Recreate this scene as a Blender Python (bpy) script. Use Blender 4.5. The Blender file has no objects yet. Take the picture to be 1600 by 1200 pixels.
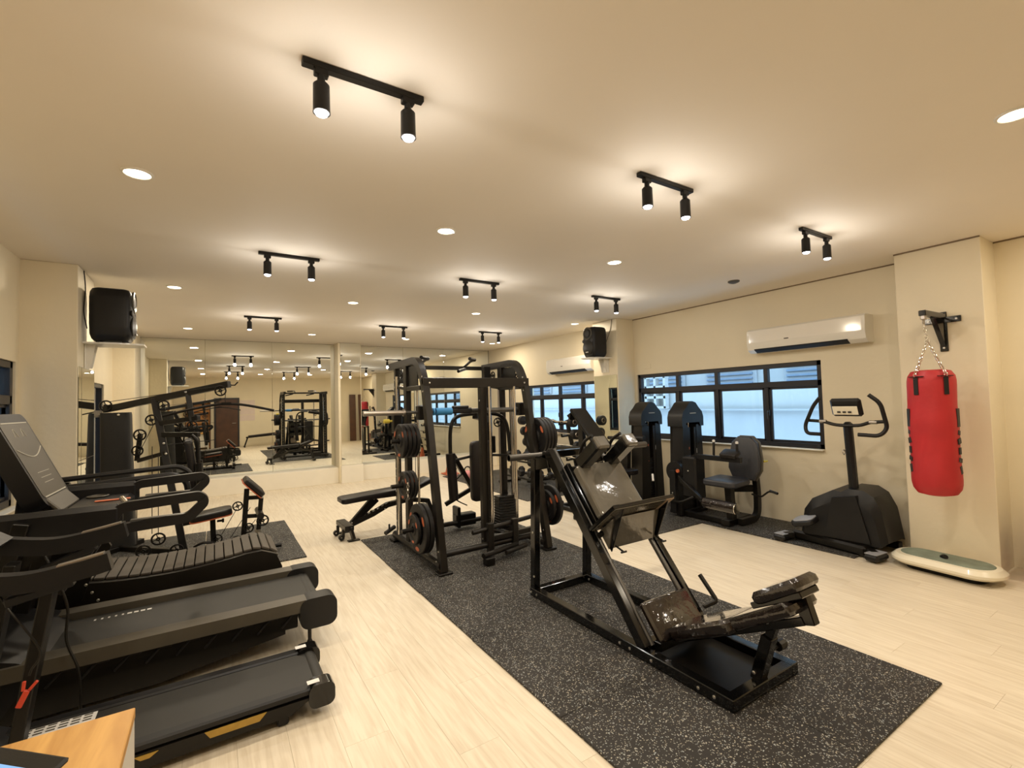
import bpy, bmesh, math, random
from mathutils import Vector, Matrix, Quaternion
random.seed(7)
PI = math.pi
SC = bpy.context.scene
COL = SC.collection
V = Vector

# ------------------------------------------------------------------ camera
FPX = 734.6
yaw, pitch, roll = 0.56489, 0.037709, -0.027356
cam_data = bpy.data.cameras.new('camera')
cam_data.sensor_fit = 'HORIZONTAL'
cam_data.sensor_width = 36.0
cam_data.lens = 36.0 * FPX / 1600.0
cam_data.clip_start = 0.02
cam_data.clip_end = 200
cam = bpy.data.objects.new('camera', cam_data)
COL.objects.link(cam)
r0 = V((math.cos(yaw), -math.sin(yaw), 0)); f0 = V((math.sin(yaw), math.cos(yaw), 0)); u0 = V((0, 0, 1))
f1 = f0 * math.cos(pitch) + u0 * math.sin(pitch); u1 = u0 * math.cos(pitch) - f0 * math.sin(pitch)
r2 = r0 * math.cos(roll) + u1 * math.sin(roll); u2 = u1 * math.cos(roll) - r0 * math.sin(roll)
m3 = Matrix((r2, u2, -f1)).transposed()
cam.matrix_world = Matrix.Translation((0, 0, 1.5)) @ m3.to_4x4()
SC.camera = cam

# ------------------------------------------------------------------ world, exposure
W = bpy.data.worlds.new('daylight'); SC.world = W; W.use_nodes = True
bg = W.node_tree.nodes['Background']
bg.inputs[0].default_value = (0.50, 0.74, 1.0, 1); bg.inputs[1].default_value = 4.0
SC.view_settings.view_transform = 'Standard'
SC.view_settings.look = 'None'
SC.view_settings.gamma = 1.0
SC.view_settings.use_curve_mapping = False
SC.view_settings.exposure = 0.0
WARM = (1.0, 0.86, 0.66); COOL = (1.0, 0.94, 0.86)
DOWN_W = 16.6; TRACK_W = 16.0; HALO_W = 3.3
SC.cycles.max_bounces = 10; SC.cycles.diffuse_bounces = 6; SC.cycles.glossy_bounces = 6
SC.cycles.transmission_bounces = 8; SC.cycles.transparent_max_bounces = 12
SC.cycles.sample_clamp_indirect = 6.0
SC.cycles.use_denoising = True
SC.cycles.caustics_reflective = False; SC.cycles.caustics_refractive = False

# ------------------------------------------------------------------ materials
MATS = {}
def mat(name, col, rough=0.5, metal=0.0, coat=0.0, bump=0.0, bscale=60.0, var=0.0, vscale=6.0, emit=None, estr=0.0, spec=0.5, col2=None):
    if name in MATS: return MATS[name]
    m = bpy.data.materials.new(name); m.use_nodes = True
    nt = m.node_tree; b = nt.nodes['Principled BSDF']
    b.inputs['Base Color'].default_value = (*col, 1)
    b.inputs['Roughness'].default_value = rough
    b.inputs['Metallic'].default_value = metal
    b.inputs['Coat Weight'].default_value = coat
    b.inputs['Coat Roughness'].default_value = 0.06
    b.inputs['Specular IOR Level'].default_value = spec
    tc = nt.nodes.new('ShaderNodeTexCoord')
    if var > 0 or col2:
        n = nt.nodes.new('ShaderNodeTexNoise'); n.inputs['Scale'].default_value = vscale; n.inputs['Detail'].default_value = 5
        nt.links.new(tc.outputs['Object'], n.inputs['Vector'])
        r = nt.nodes.new('ShaderNodeValToRGB')
        c2 = col2 if col2 else tuple(c * (1 - var) for c in col)
        r.color_ramp.elements[0].position = 0.35; r.color_ramp.elements[0].color = (*c2, 1)
        r.color_ramp.elements[1].position = 0.65; r.color_ramp.elements[1].color = (*col, 1)
        nt.links.new(n.outputs['Fac'], r.inputs['Fac']); nt.links.new(r.outputs['Color'], b.inputs['Base Color'])
        mr = nt.nodes.new('ShaderNodeMapRange'); mr.inputs['To Min'].default_value = rough * 0.9; mr.inputs['To Max'].default_value = min(1, rough * 1.15)
        nt.links.new(n.outputs['Fac'], mr.inputs['Value']); nt.links.new(mr.outputs['Result'], b.inputs['Roughness'])
    if bump > 0:
        n2 = nt.nodes.new('ShaderNodeTexNoise'); n2.inputs['Scale'].default_value = bscale; n2.inputs['Detail'].default_value = 3
        nt.links.new(tc.outputs['Object'], n2.inputs['Vector'])
        bp = nt.nodes.new('ShaderNodeBump'); bp.inputs['Strength'].default_value = bump; bp.inputs['Distance'].default_value = 0.01
        nt.links.new(n2.outputs['Fac'], bp.inputs['Height']); nt.links.new(bp.outputs['Normal'], b.inputs['Normal'])
    if emit:
        b.inputs['Emission Color'].default_value = (*emit, 1); b.inputs['Emission Strength'].default_value = estr
    MATS[name] = m
    return m

M_wall = mat('wall paint', (0.79, 0.715, 0.55), 0.50, bump=0.12, bscale=25, var=0.04, vscale=2.0)
M_ceil = mat('ceiling paint', (0.85, 0.79, 0.70), 0.7, bump=0.05, bscale=12, var=0.03, vscale=1.2)
M_white = mat('white plastic', (0.80, 0.78, 0.72), 0.35, coat=0.3, var=0.03)
M_cream = mat('cream plastic', (0.80, 0.75, 0.60), 0.3, coat=0.4, var=0.03)
M_ledge = mat('ledge paint', (0.84, 0.80, 0.70), 0.5, var=0.03)
M_black = mat('black powder coat', (0.007, 0.006, 0.005), 0.34, bump=0.06, bscale=400, var=0.2, spec=0.28)
M_gloss = mat('gloss black enamel', (0.003, 0.003, 0.003), 0.13, coat=0.25, var=0.2, spec=0.4)
M_brown = mat('dark bronze black paint', (0.011, 0.009, 0.007), 0.33, bump=0.05, bscale=400, var=0.2, spec=0.35)
M_rubber = mat('black rubber', (0.009, 0.008, 0.008), 0.5, bump=0.15, bscale=200, var=0.2, spec=0.35)
M_plast = mat('charcoal plastic', (0.009, 0.009, 0.010), 0.38, bump=0.05, bscale=300, var=0.15, spec=0.32)
M_plastl = mat('grey plastic', (0.075, 0.066, 0.050), 0.42, bump=0.05, bscale=300, var=0.15)
M_vinyl = mat('black vinyl upholstery', (0.010, 0.008, 0.008), 0.36, bump=0.12, bscale=90, var=0.2, spec=0.35)
M_greyvinyl = mat('slate vinyl upholstery', (0.034, 0.036, 0.044), 0.42, bump=0.10, bscale=90, var=0.15)
M_wrap = mat('vinyl in shrink wrap', (0.014, 0.010, 0.009), 0.09, coat=0.7, bump=0.9, bscale=15, var=0.3, vscale=8, spec=0.5)
M_wrapgrey = mat('steel plate in plastic film', (0.12, 0.11, 0.09), 0.12, coat=0.7, bump=0.8, bscale=9, var=0.25, vscale=4, spec=0.5)
M_chrome = mat('chrome', (0.78, 0.74, 0.68), 0.16, metal=1.0, var=0.05)
M_steel = mat('brushed steel', (0.50, 0.46, 0.42), 0.34, metal=1.0, var=0.1)
M_bolt = mat('zinc bolt', (0.72, 0.70, 0.66), 0.3, metal=1.0, var=0.05)
M_red = mat('red vinyl', (0.46, 0.016, 0.022), 0.50, bump=0.25, bscale=14, var=0.15, vscale=5)
M_redp = mat('red plastic', (0.55, 0.05, 0.02), 0.45, var=0.1)
M_orange = mat('orange red piping', (0.55, 0.13, 0.05), 0.5, var=0.1)
M_pink = mat('pink vinyl coating', (0.75, 0.30, 0.30), 0.5, var=0.1)
M_blue = mat('blue foam', (0.03, 0.20, 0.45), 0.7, bump=0.2, bscale=150, var=0.1)
M_yellow = mat('yellow plastic', (0.62, 0.50, 0.06), 0.5, var=0.1)
M_mustard = mat('mustard decal', (0.42, 0.26, 0.04), 0.5, var=0.2, vscale=20)
M_label = mat('white label', (0.75, 0.74, 0.72), 0.5, var=0.08, vscale=60)
M_ink = mat('printed black ink', (0.015, 0.014, 0.014), 0.5, var=0.05)
M_line = mat('pale printed line', (0.42, 0.40, 0.34), 0.5, var=0.05)
M_belt = mat('treadmill belt', (0.022, 0.021, 0.018), 0.52, bump=0.2, bscale=500, var=0.2, vscale=3)
M_slat = mat('rubber slat', (0.085, 0.072, 0.056), 0.6, bump=0.2, bscale=300, var=0.2, vscale=9)
M_frame = mat('dark window frame', (0.020, 0.020, 0.026), 0.35, var=0.1)
M_concr = mat('exterior white render', (0.50, 0.49, 0.47), 0.8, bump=0.1, bscale=8, var=0.05, vscale=1.5)
M_concr2 = mat('exterior grey render', (0.43, 0.43, 0.43), 0.8, bump=0.1, bscale=8, var=0.08, vscale=2)
M_brownwood = mat('dark brown door wood', (0.085, 0.035, 0.018), 0.35, bump=0.1, bscale=30, var=0.3, vscale=4)
M_shelfwood = mat('orange lit wood', (0.55, 0.27, 0.09), 0.5, var=0.2)  # orange light on the shelves is put into this wood colour
M_pad_t = mat('sage rubber top', (0.21, 0.255, 0.20), 0.6, bump=0.3, bscale=120, var=0.3, vscale=9)
M_paper = mat('pale pink paper', (0.72, 0.62, 0.60), 0.7, var=0.05)
M_greyfoot = mat('grey step tread', (0.30, 0.31, 0.34), 0.5, bump=0.2, bscale=200, var=0.1)
M_mirror = mat('mirror silver', (0.86, 0.88, 0.83), 0.0, metal=1.0)
M_shroud = mat('black nylon cover', (0.006, 0.006, 0.006), 0.7, bump=0.4, bscale=12, var=0.2)
M_grey = mat('mid grey bar', (0.10, 0.095, 0.088), 0.32, metal=0.6, var=0.1)

def emis(name, col, s):
    m = bpy.data.materials.new(name); m.use_nodes = True
    nt = m.node_tree; nt.nodes.remove(nt.nodes['Principled BSDF'])
    e = nt.nodes.new('ShaderNodeEmission'); e.inputs[0].default_value = (*col, 1); e.inputs[1].default_value = s
    nt.links.new(e.outputs[0], nt.nodes['Material Output'].inputs[0]); return m
M_lampw = emis('warm diffuser glow', (1.0, 0.86, 0.62), 9.0)
M_lampc = emis('cool lens glow', (0.93, 0.93, 1.0), 14.0)
M_screen = emis('lit screen', (0.35, 0.62, 1.0), 1.0)
M_bluedot = emis('blue indicator light', (0.05, 0.10, 1.0), 6.0)

def glass_mat():
    m = bpy.data.materials.new('window glass'); m.use_nodes = True
    nt = m.node_tree; nt.nodes.remove(nt.nodes['Principled BSDF'])
    t = nt.nodes.new('ShaderNodeBsdfTransparent'); t.inputs[0].default_value = (0.90, 0.95, 0.98, 1)
    g = nt.nodes.new('ShaderNodeBsdfGlossy'); g.inputs[1].default_value = 0.02
    f = nt.nodes.new('ShaderNodeFresnel'); f.inputs[0].default_value = 1.45
    x = nt.nodes.new('ShaderNodeMixShader')
    ge = nt.nodes.new('ShaderNodeNewGeometry'); iv = nt.nodes.new('ShaderNodeMath'); iv.operation = 'SUBTRACT'; iv.inputs[0].default_value = 1.0
    mu = nt.nodes.new('ShaderNodeMath'); mu.operation = 'MULTIPLY'
    nt.links.new(ge.outputs['Backfacing'], iv.inputs[1]); nt.links.new(f.outputs[0], mu.inputs[0]); nt.links.new(iv.outputs[0], mu.inputs[1])
    nt.links.new(mu.outputs[0], x.inputs[0]); nt.links.new(t.outputs[0], x.inputs[1]); nt.links.new(g.outputs[0], x.inputs[2])
    nt.links.new(x.outputs[0], nt.nodes['Material Output'].inputs[0]); return m
M_glass = glass_mat()

def wood_mat(name, cols, rough, scale, per_obj=True, bump=0.05):
    m = bpy.data.materials.new(name); m.use_nodes = True
    nt = m.node_tree; b = nt.nodes['Principled BSDF']; b.inputs['Roughness'].default_value = rough
    tc = nt.nodes.new('ShaderNodeTexCoord'); mp = nt.nodes.new('ShaderNodeMapping'); mp.inputs['Scale'].default_value = scale
    oi = nt.nodes.new('ShaderNodeObjectInfo')
    mul = nt.nodes.new('ShaderNodeVectorMath'); mul.operation = 'SCALE'
    comb = nt.nodes.new('ShaderNodeCombineXYZ')
    nt.links.new(oi.outputs['Random'], comb.inputs[0]); nt.links.new(oi.outputs['Random'], comb.inputs[1]); nt.links.new(oi.outputs['Random'], comb.inputs[2])
    mul.inputs['Scale'].default_value = 37.0; nt.links.new(comb.outputs[0], mul.inputs[0])
    add = nt.nodes.new('ShaderNodeVectorMath'); nt.links.new(tc.outputs['Object'], add.inputs[0]); nt.links.new(mul.outputs[0], add.inputs[1])
    nt.links.new(add.outputs[0], mp.inputs['Vector'])
    n = nt.nodes.new('ShaderNodeTexNoise'); n.inputs['Scale'].default_value = 1.0; n.inputs['Detail'].default_value = 7; n.inputs['Distortion'].default_value = 0.6
    nt.links.new(mp.outputs[0], n.inputs['Vector'])
    r = nt.nodes.new('ShaderNodeValToRGB')
    r.color_ramp.elements[0].position = 0.32; r.color_ramp.elements[0].color = (*cols[0], 1)
    r.color_ramp.elements[1].position = 0.62; r.color_ramp.elements[1].color = (*cols[1], 1)
    nt.links.new(n.outputs['Fac'], r.inputs['Fac'])
    hs = nt.nodes.new('ShaderNodeHueSaturation')
    mr = nt.nodes.new('ShaderNodeMapRange'); mr.inputs['To Min'].default_value = 0.97; mr.inputs['To Max'].default_value = 1.02
    nt.links.new(oi.outputs['Random'], mr.inputs['Value']); nt.links.new(mr.outputs[0], hs.inputs['Value'])
    nt.links.new(r.outputs[0], hs.inputs['Color']); nt.links.new(hs.outputs[0], b.inputs['Base Color'])
    bp = nt.nodes.new('ShaderNodeBump'); bp.inputs['Strength'].default_value = bump; bp.inputs['Distance'].default_value = 0.005
    nt.links.new(n.outputs['Fac'], bp.inputs['Height']); nt.links.new(bp.outputs[0], b.inputs['Normal'])
    return m
M_plank = wood_mat('pale vinyl plank', ((0.64, 0.555, 0.425), (0.755, 0.68, 0.545)), 0.38, (48, 3.2, 8))
M_desk = wood_mat('honey wood desk top', ((0.36, 0.165, 0.03), (0.66, 0.38, 0.11)), 0.4, (16, 1.6, 8))

def speck_mat():
    m = bpy.data.materials.new('speckled rubber'); m.use_nodes = True
    nt = m.node_tree; b = nt.nodes['Principled BSDF']; b.inputs['Roughness'].default_value = 0.62; b.inputs['Specular IOR Level'].default_value = 0.3
    tc = nt.nodes.new('ShaderNodeTexCoord')
    cols = []
    def flecks(scale, thr, seed):
        mp = nt.nodes.new('ShaderNodeMapping'); mp.inputs['Location'].default_value = (seed, seed * 2, 0)
        nd = nt.nodes.new('ShaderNodeTexNoise'); nd.inputs['Scale'].default_value = 25; 
        nt.links.new(tc.outputs['Object'], mp.inputs['Vector']); nt.links.new(mp.outputs[0], nd.inputs['Vector'])
        sc = nt.nodes.new('ShaderNodeVectorMath'); sc.operation = 'SCALE'; sc.inputs['Scale'].default_value = 0.035
        nt.links.new(nd.outputs['Color'], sc.inputs[0])
        ad = nt.nodes.new('ShaderNodeVectorMath'); nt.links.new(mp.outputs[0], ad.inputs[0]); nt.links.new(sc.outputs[0], ad.inputs[1])
        v = nt.nodes.new('ShaderNodeTexVoronoi'); v.inputs['Scale'].default_value = scale
        nt.links.new(ad.outputs[0], v.inputs['Vector'])
        sep = nt.nodes.new('ShaderNodeSeparateColor'); nt.links.new(v.outputs['Color'], sep.inputs[0])
        g = nt.nodes.new('ShaderNodeMath'); g.operation = 'GREATER_THAN'; g.inputs[1].default_value = 0.62
        nt.links.new(sep.outputs[0], g.inputs[0])
        l = nt.nodes.new('ShaderNodeMath'); l.operation = 'LESS_THAN'; l.inputs[1].default_value = thr
        nt.links.new(v.outputs['Distance'], l.inputs[0])
        q = nt.nodes.new('ShaderNodeMath'); q.operation = 'MULTIPLY'; nt.links.new(g.outputs[0], q.inputs[0]); nt.links.new(l.outputs[0], q.inputs[1])
        return q, sep
    a, sa = flecks(85, 0.30, 0.0); c, sc_ = flecks(130, 0.32, 3.7)
    mx = nt.nodes.new('ShaderNodeMath'); mx.operation = 'MAXIMUM'; nt.links.new(a.outputs[0], mx.inputs[0]); nt.links.new(c.outputs[0], mx.inputs[1])
    rmp = nt.nodes.new('ShaderNodeValToRGB'); rmp.color_ramp.elements[0].color = (0.40, 0.36, 0.28, 1); rmp.color_ramp.elements[1].color = (0.30, 0.33, 0.34, 1)
    nt.links.new(sa.outputs[1], rmp.inputs['Fac'])
    nb = nt.nodes.new('ShaderNodeTexNoise'); nb.inputs['Scale'].default_value = 3
    nt.links.new(tc.outputs['Object'], nb.inputs['Vector'])
    rb = nt.nodes.new('ShaderNodeValToRGB'); rb.color_ramp.elements[0].color = (0.014, 0.013, 0.012, 1); rb.color_ramp.elements[1].color = (0.036, 0.032, 0.029, 1)
    nt.links.new(nb.outputs['Fac'], rb.inputs['Fac'])
    mix = nt.nodes.new('ShaderNodeMix'); mix.data_type = 'RGBA'
    nt.links.new(mx.outputs[0], mix.inputs['Factor']); nt.links.new(rb.outputs[0], mix.inputs['A']); nt.links.new(rmp.outputs[0], mix.inputs['B'])
    nt.links.new(mix.outputs['Result'], b.inputs['Base Color'])
    bp = nt.nodes.new('ShaderNodeBump'); bp.inputs['Strength'].default_value = 0.15; bp.inputs['Distance'].default_value = 0.003
    nf = nt.nodes.new('ShaderNodeTexNoise'); nf.inputs['Scale'].default_value = 180
    nt.links.new(tc.outputs['Object'], nf.inputs['Vector']); nt.links.new(nf.outputs['Fac'], bp.inputs['Height']); nt.links.new(bp.outputs[0], b.inputs['Normal'])
    return m
M_speck = speck_mat()

# ------------------------------------------------------------------ mesh helpers
def basis(d, up=(0, 0, 1)):
    d = V(d).normalized(); up = V(up)
    if abs(d.dot(up.normalized())) > 0.999: up = V((0, 1, 0))
    s = d.cross(up).normalized(); u = s.cross(d).normalized()
    return d, s, u
def smoothpath(pts, n=6):
    P = [V(p) for p in pts]; out = []
    for i in range(len(P) - 1):
        a = P[max(i - 1, 0)]; b = P[i]; c = P[i + 1]; d = P[min(i + 2, len(P) - 1)]
        for k in range(n):
            t = k / n
            out.append(0.5 * ((2 * b) + (c - a) * t + (2 * a - 5 * b + 4 * c - d) * t * t + (-a + 3 * b - 3 * c + d) * t ** 3))
    out.append(P[-1]); return out
def roundpath(pts, r=0.05, n=5):
    P = [V(p) for p in pts]; out = [P[0]]
    for i in range(1, len(P) - 1):
        a = (P[i - 1] - P[i]); c = (P[i + 1] - P[i]); rr = min(r, a.length * .49, c.length * .49)
        p0 = P[i] + a.normalized() * rr; p2 = P[i] + c.normalized() * rr
        for k in range(n + 1):
            t = k / n; out.append(p0 * (1 - t) ** 2 + P[i] * 2 * t * (1 - t) + p2 * t * t)
    out.append(P[-1]); return out

class MB:
    def __init__(s): s.v = []; s.f = []
    def add(s, vs, fs):
        o = len(s.v); s.v += [V(p) for p in vs]; s.f += [tuple(i + o for i in f) for f in fs]; return s
    def box(s, c, size, R=None, bev=0.0):
        hx, hy, hz = size[0] / 2, size[1] / 2, size[2] / 2
        b = min(bev, hx * .99, hy * .99, hz * .99); c = V(c)
        if b <= 0:
            vs = [V((x * hx, y * hy, z * hz)) for x in (-1, 1) for y in (-1, 1) for z in (-1, 1)]
            fs = [(0, 1, 3, 2), (4, 6, 7, 5), (0, 4, 5, 1), (2, 3, 7, 6), (0, 2, 6, 4), (1, 5, 7, 3)]
        else:
            vs = []; idx = {}
            for sx in (-1, 1):
                for sy in (-1, 1):
                    for sz in (-1, 1):
                        for ax in range(3):
                            p = [sx * (hx - b), sy * (hy - b), sz * (hz - b)]; p[ax] = (sx, sy, sz)[ax] * (hx, hy, hz)[ax]
                            idx[(sx, sy, sz, ax)] = len(vs); vs.append(V(p))
            fs = []
            for ax in range(3):
                o1, o2 = [a for a in range(3) if a != ax]
                for sg in (-1, 1):
                    q = []
                    for (a1, a2) in ((-1, -1), (1, -1), (1, 1), (-1, 1)):
                        k = [0, 0, 0]; k[ax] = sg; k[o1] = a1; k[o2] = a2; q.append(idx[(k[0], k[1], k[2], ax)])
                    fs.append(tuple(q))
            for ax in range(3):
                o1, o2 = [a for a in range(3) if a != ax]
                for a1 in (-1, 1):
                    for a2 in (-1, 1):
                        k0 = [0, 0, 0]; k0[o1] = a1; k0[o2] = a2; k1 = list(k0); k0[ax] = -1; k1[ax] = 1
                        fs.append((idx[(*k0, o1)], idx[(*k0, o2)], idx[(*k1, o2)], idx[(*k1, o1)]))
            for sx in (-1, 1):
                for sy in (-1, 1):
                    for sz in (-1, 1): fs.append(tuple(idx[(sx, sy, sz, a)] for a in range(3)))
        if R is not None: vs = [R @ p for p in vs]
        return s.add([p + c for p in vs], fs)
    def beam(s, p0, p1, w, h, up=(0, 0, 1), bev=0.004, ext=0.0):
        p0 = V(p0); p1 = V(p1); d, sd, u = basis(p1 - p0, up)
        L = (p1 - p0).length + 2 * ext
        R = Matrix((sd, d, u)).transposed()
        return s.box((p0 + p1) / 2, (w, L, h), R, bev)
    def tube(s, p0, p1, r, n=12, r2=None, cap=True):
        p0 = V(p0); p1 = V(p1); d, a, b = basis(p1 - p0); r2 = r if r2 is None else r2
        vs = []
        for (p, rr) in ((p0, r), (p1, r2)):
            for i in range(n):
                t = 2 * PI * i / n; vs.append(p + (a * math.cos(t) + b * math.sin(t)) * rr)
        fs = [(i, (i + 1) % n, n + (i + 1) % n, n + i) for i in range(n)]
        if cap: fs += [tuple(range(n - 1, -1, -1)), tuple(range(n, 2 * n))]
        return s.add(vs, fs)
    def path(s, pts, r, n=8, closed=False, flat=None, up=None):
        P = [V(p) for p in pts]; N = len(P); vs = []
        T = []
        for i in range(N):
            a = P[(i - 1) % N] if (closed or i > 0) else P[i]; b = P[(i + 1) % N] if (closed or i < N - 1) else P[i]
            T.append((b - a).normalized())
        d, a, b = basis(T[0], up or (0, 0, 1))
        for i in range(N):
            if up is not None: d2, a, b = basis(T[i], up)
            else:
                a = (a - T[i] * a.dot(T[i])).normalized(); b = a.cross(T[i]) * -1
                b = T[i].cross(a)
            for k in range(n):
                if flat:
                    w, h = flat
                    cx_, cy_ = ((-1, -1), (1, -1), (1, 1), (-1, 1))[k]
                    vs.append(P[i] + a * cx_ * w / 2 + b * cy_ * h / 2)
                else:
                    t = 2 * PI * k / n; vs.append(P[i] + (a * math.cos(t) + b * math.sin(t)) * r)
        fs = []
        M = N if closed else N - 1
        for i in range(M):
            j = (i + 1) % N
            for k in range(n): fs.append((i * n + k, i * n + (k + 1) % n, j * n + (k + 1) % n, j * n + k))
        if not closed: fs += [tuple(range(n - 1, -1, -1)), tuple((N - 1) * n + k for k in range(n))]
        return s.add(vs, fs)
    def rect_path(s, pts, w, h, up, closed=False): return s.path(pts, 0, 4, closed, flat=(w, h), up=up)
    def prism(s, poly, off):
        P = [V(p) for p in poly]; off = V(off); n = len(P)
        return s.add(P + [p + off for p in P], [tuple(range(n - 1, -1, -1)), tuple(range(n, 2 * n))] + [(i, (i + 1) % n, n + (i + 1) % n, n + i) for i in range(n)])
    def lathe(s, o, axis, prof, n=24, closed=False, sx=1.0, ph=0.0):
        o = V(o); d, a, b = basis(axis); vs = []; m = len(prof)
        for (h, r) in prof:
            for i in range(n):
                t = 2 * PI * i / n + ph; vs.append(o + d * h + (a * math.cos(t) * sx + b * math.sin(t)) * max(r, 1e-4))
        fs = []
        K = m if closed else m - 1
        for j in range(K):
            q = (j + 1) % m
            for i in range(n): fs.append((j * n + i, j * n + (i + 1) % n, q * n + (i + 1) % n, q * n + i))
        if not closed: fs += [tuple(range(n - 1, -1, -1)), tuple((m - 1) * n + i for i in range(n))]
        return s.add(vs, fs)
    def torus(s, o, axis, R, r, n=20, k=8):
        return s.lathe(o, axis, [(r * math.sin(2 * PI * i / k), R + r * math.cos(2 * PI * i / k)) for i in range(k)], n, True)
    def out(s, name, m, parent=None, label=None):
        me = bpy.data.meshes.new(name)
        L = parent.matrix_world.translation if parent is not None else None
        off = V((0, 0, 0)) if parent is None else V(parent['_o'])
        me.from_pydata([tuple(p - off) for p in s.v], [], s.f)
        bm = bmesh.new(); bm.from_mesh(me); bmesh.ops.recalc_face_normals(bm, faces=bm.faces)
        for f in bm.faces: f.smooth = True
        bm.to_mesh(me); bm.free()
        me.set_sharp_from_angle(angle=math.radians(32))
        me.materials.append(m)
        o = bpy.data.objects.new(name, me); COL.objects.link(o)
        o['_o'] = tuple(off)
        if parent is not None: o.parent = parent
        if label: o['label'] = label
        return o

def thing(name, label, cat, loc, group=None, kind=None):
    o = bpy.data.objects.new(name, None); COL.objects.link(o); o.empty_display_size = 0.05
    o.location = loc; o['_o'] = tuple(loc); o['label'] = label; o['category'] = cat
    if group: o['group'] = group
    return o
def tag(o, label, cat, group=None):
    o['label'] = label; o['category'] = cat
    if group: o['group'] = group
    return o
def struct(o): o['kind'] = 'structure'; return o
def copy_tree(o, loc, label, rot=None):
    """copy a thing and each of its parts"""
    c = o.copy(); COL.objects.link(c); c.location = loc; c['label'] = label
    if rot is not None: c.rotation_euler = rot
    for ch in list(o.children):
        d = ch.copy(); COL.objects.link(d); d.parent = c
        for g in list(ch.children):
            e = g.copy(); COL.objects.link(e); e.parent = d
    return c
def rounded_outline(w, h, r, n=6, tl=1.0):
    """closed outline of a rounded rectangle (2D)"""
    out = []
    for cx_, cy_, a0 in ((w / 2 - r, h / 2 - r, 0), (-w / 2 + r, h / 2 - r, 90), (-w / 2 + r, -h / 2 + r, 180), (w / 2 - r, -h / 2 + r, 270)):
        for k in range(n + 1):
            t = math.radians(a0 + 90 * k / n); out.append((cx_ + r * math.cos(t), cy_ + r * math.sin(t)))
    return out
def pad(mb, c, ex, ey, w, h, t, r=0.04, soft=0.012, outline=None):
    """cushion: outline in plane (ex, ey) with thickness t along ex x ey and a softened rim"""
    c = V(c); ex = V(ex).normalized(); ey = V(ey); ey = (ey - ex * ey.dot(ex)).normalized(); n_ = ex.cross(ey)
    ol = outline or rounded_outline(w, h, r)
    rings = []
    for (off, k) in ((-t / 2, soft), (-t / 2 + soft, 0), (t / 2 - soft, 0), (t / 2 - soft * .3, soft * .6), (t / 2, soft * 1.6)):
        ring = []
        for (x, y) in ol:
            L = math.hypot(x, y); s_ = max(0.0, (L - k) / L); ring.append(c + ex * x * s_ + ey * y * s_ + n_ * off)
        rings.append(ring)
    n = len(ol); vs = [p for rg in rings for p in rg]; fs = []
    for j in range(len(rings) - 1):
        for i in range(n): fs.append((j * n + i, j * n + (i + 1) % n, (j + 1) * n + (i + 1) % n, (j + 1) * n + i))
    fs += [tuple(range(n - 1, -1, -1)), tuple((len(rings) - 1) * n + i for i in range(n))]
    return mb.add(vs, fs)
def bolts(lst, parent, r=0.009, h=0.006):
    """list of (position, direction)"""
    mb = MB()
    for p, d in lst:
        mb.lathe(p, d, [(0, r), (h * .6, r), (h, r * .55)], 8)
    o = mb.out('bolt_heads', M_bolt, parent); o['kind'] = 'stuff'; return o

# ------------------------------------------------------------------ room shell
H = 2.76; XL, XR, YN, YB = -1.32, 5.68, -1.95, 10.0
base = struct(MB().box(((XL + XR) / 2, (YN + YB) / 2, -0.06), (XR - XL + .6, YB - YN + .6, 0.10)).out('floor', mat('floor screed', (0.55, 0.45, 0.31), 0.8, var=0.1)))
# planks: 0.2 x 1.25 m, joints recessed, laid along the room
pw, pl = 0.2, 1.25
pmb = MB(); pmb.box((0, 0, -0.005), (pw - 0.0006, pl - 0.0006, 0.010), bev=0.0004)
pme = None
cells = []
fx, fy = math.sin(yaw), math.cos(yaw)
ix = 0
x = XL + pw / 2
while x < XR + pw / 2:
    off = (ix * 0.37) % 1.0 * pl
    y = YN - pl / 2 + off - pl
    while y < YB + pl / 2:
        y0 = max(y - pl / 2, YN); y1 = min(y + pl / 2, YB)
        if y1 - y0 > 0.02: cells.append((x, (y0 + y1) / 2, y1 - y0))
        y += pl
    x += pw; ix += 1
def visarea(c):
    d = c[0] * fx + c[1] * fy; s_ = c[0] * fy - c[1] * fx
    if d < 0.9 or abs(s_) / d > 1.15: return 0
    return 1.0 / (d * d * d)
cells.sort(key=lambda c: -visarea(c))
rest = MB()
for k, (x, y, L) in enumerate(cells):
    full = abs(L - pl) < 1e-4
    if k < 296:
        if full and pme is not None:
            o = bpy.data.objects.new('plank', pme); COL.objects.link(o); o.parent = base
        elif full:
            o = pmb.out('plank', M_plank, None); o.parent = base; pme = o.data
        else:
            o = MB().box((0, 0, -0.005), (pw - 0.0006, L - 0.0006, 0.010), bev=0.0004).out('plank', M_plank, None); o.parent = base
        o.location = (x, y, 0)
    else:
        rest.box((x, y, -0.005), (pw - 0.0012, L - 0.0012, 0.010))
o = rest.out('plank_field', M_plank, None); o.parent = base; o['kind'] = 'stuff'

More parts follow.
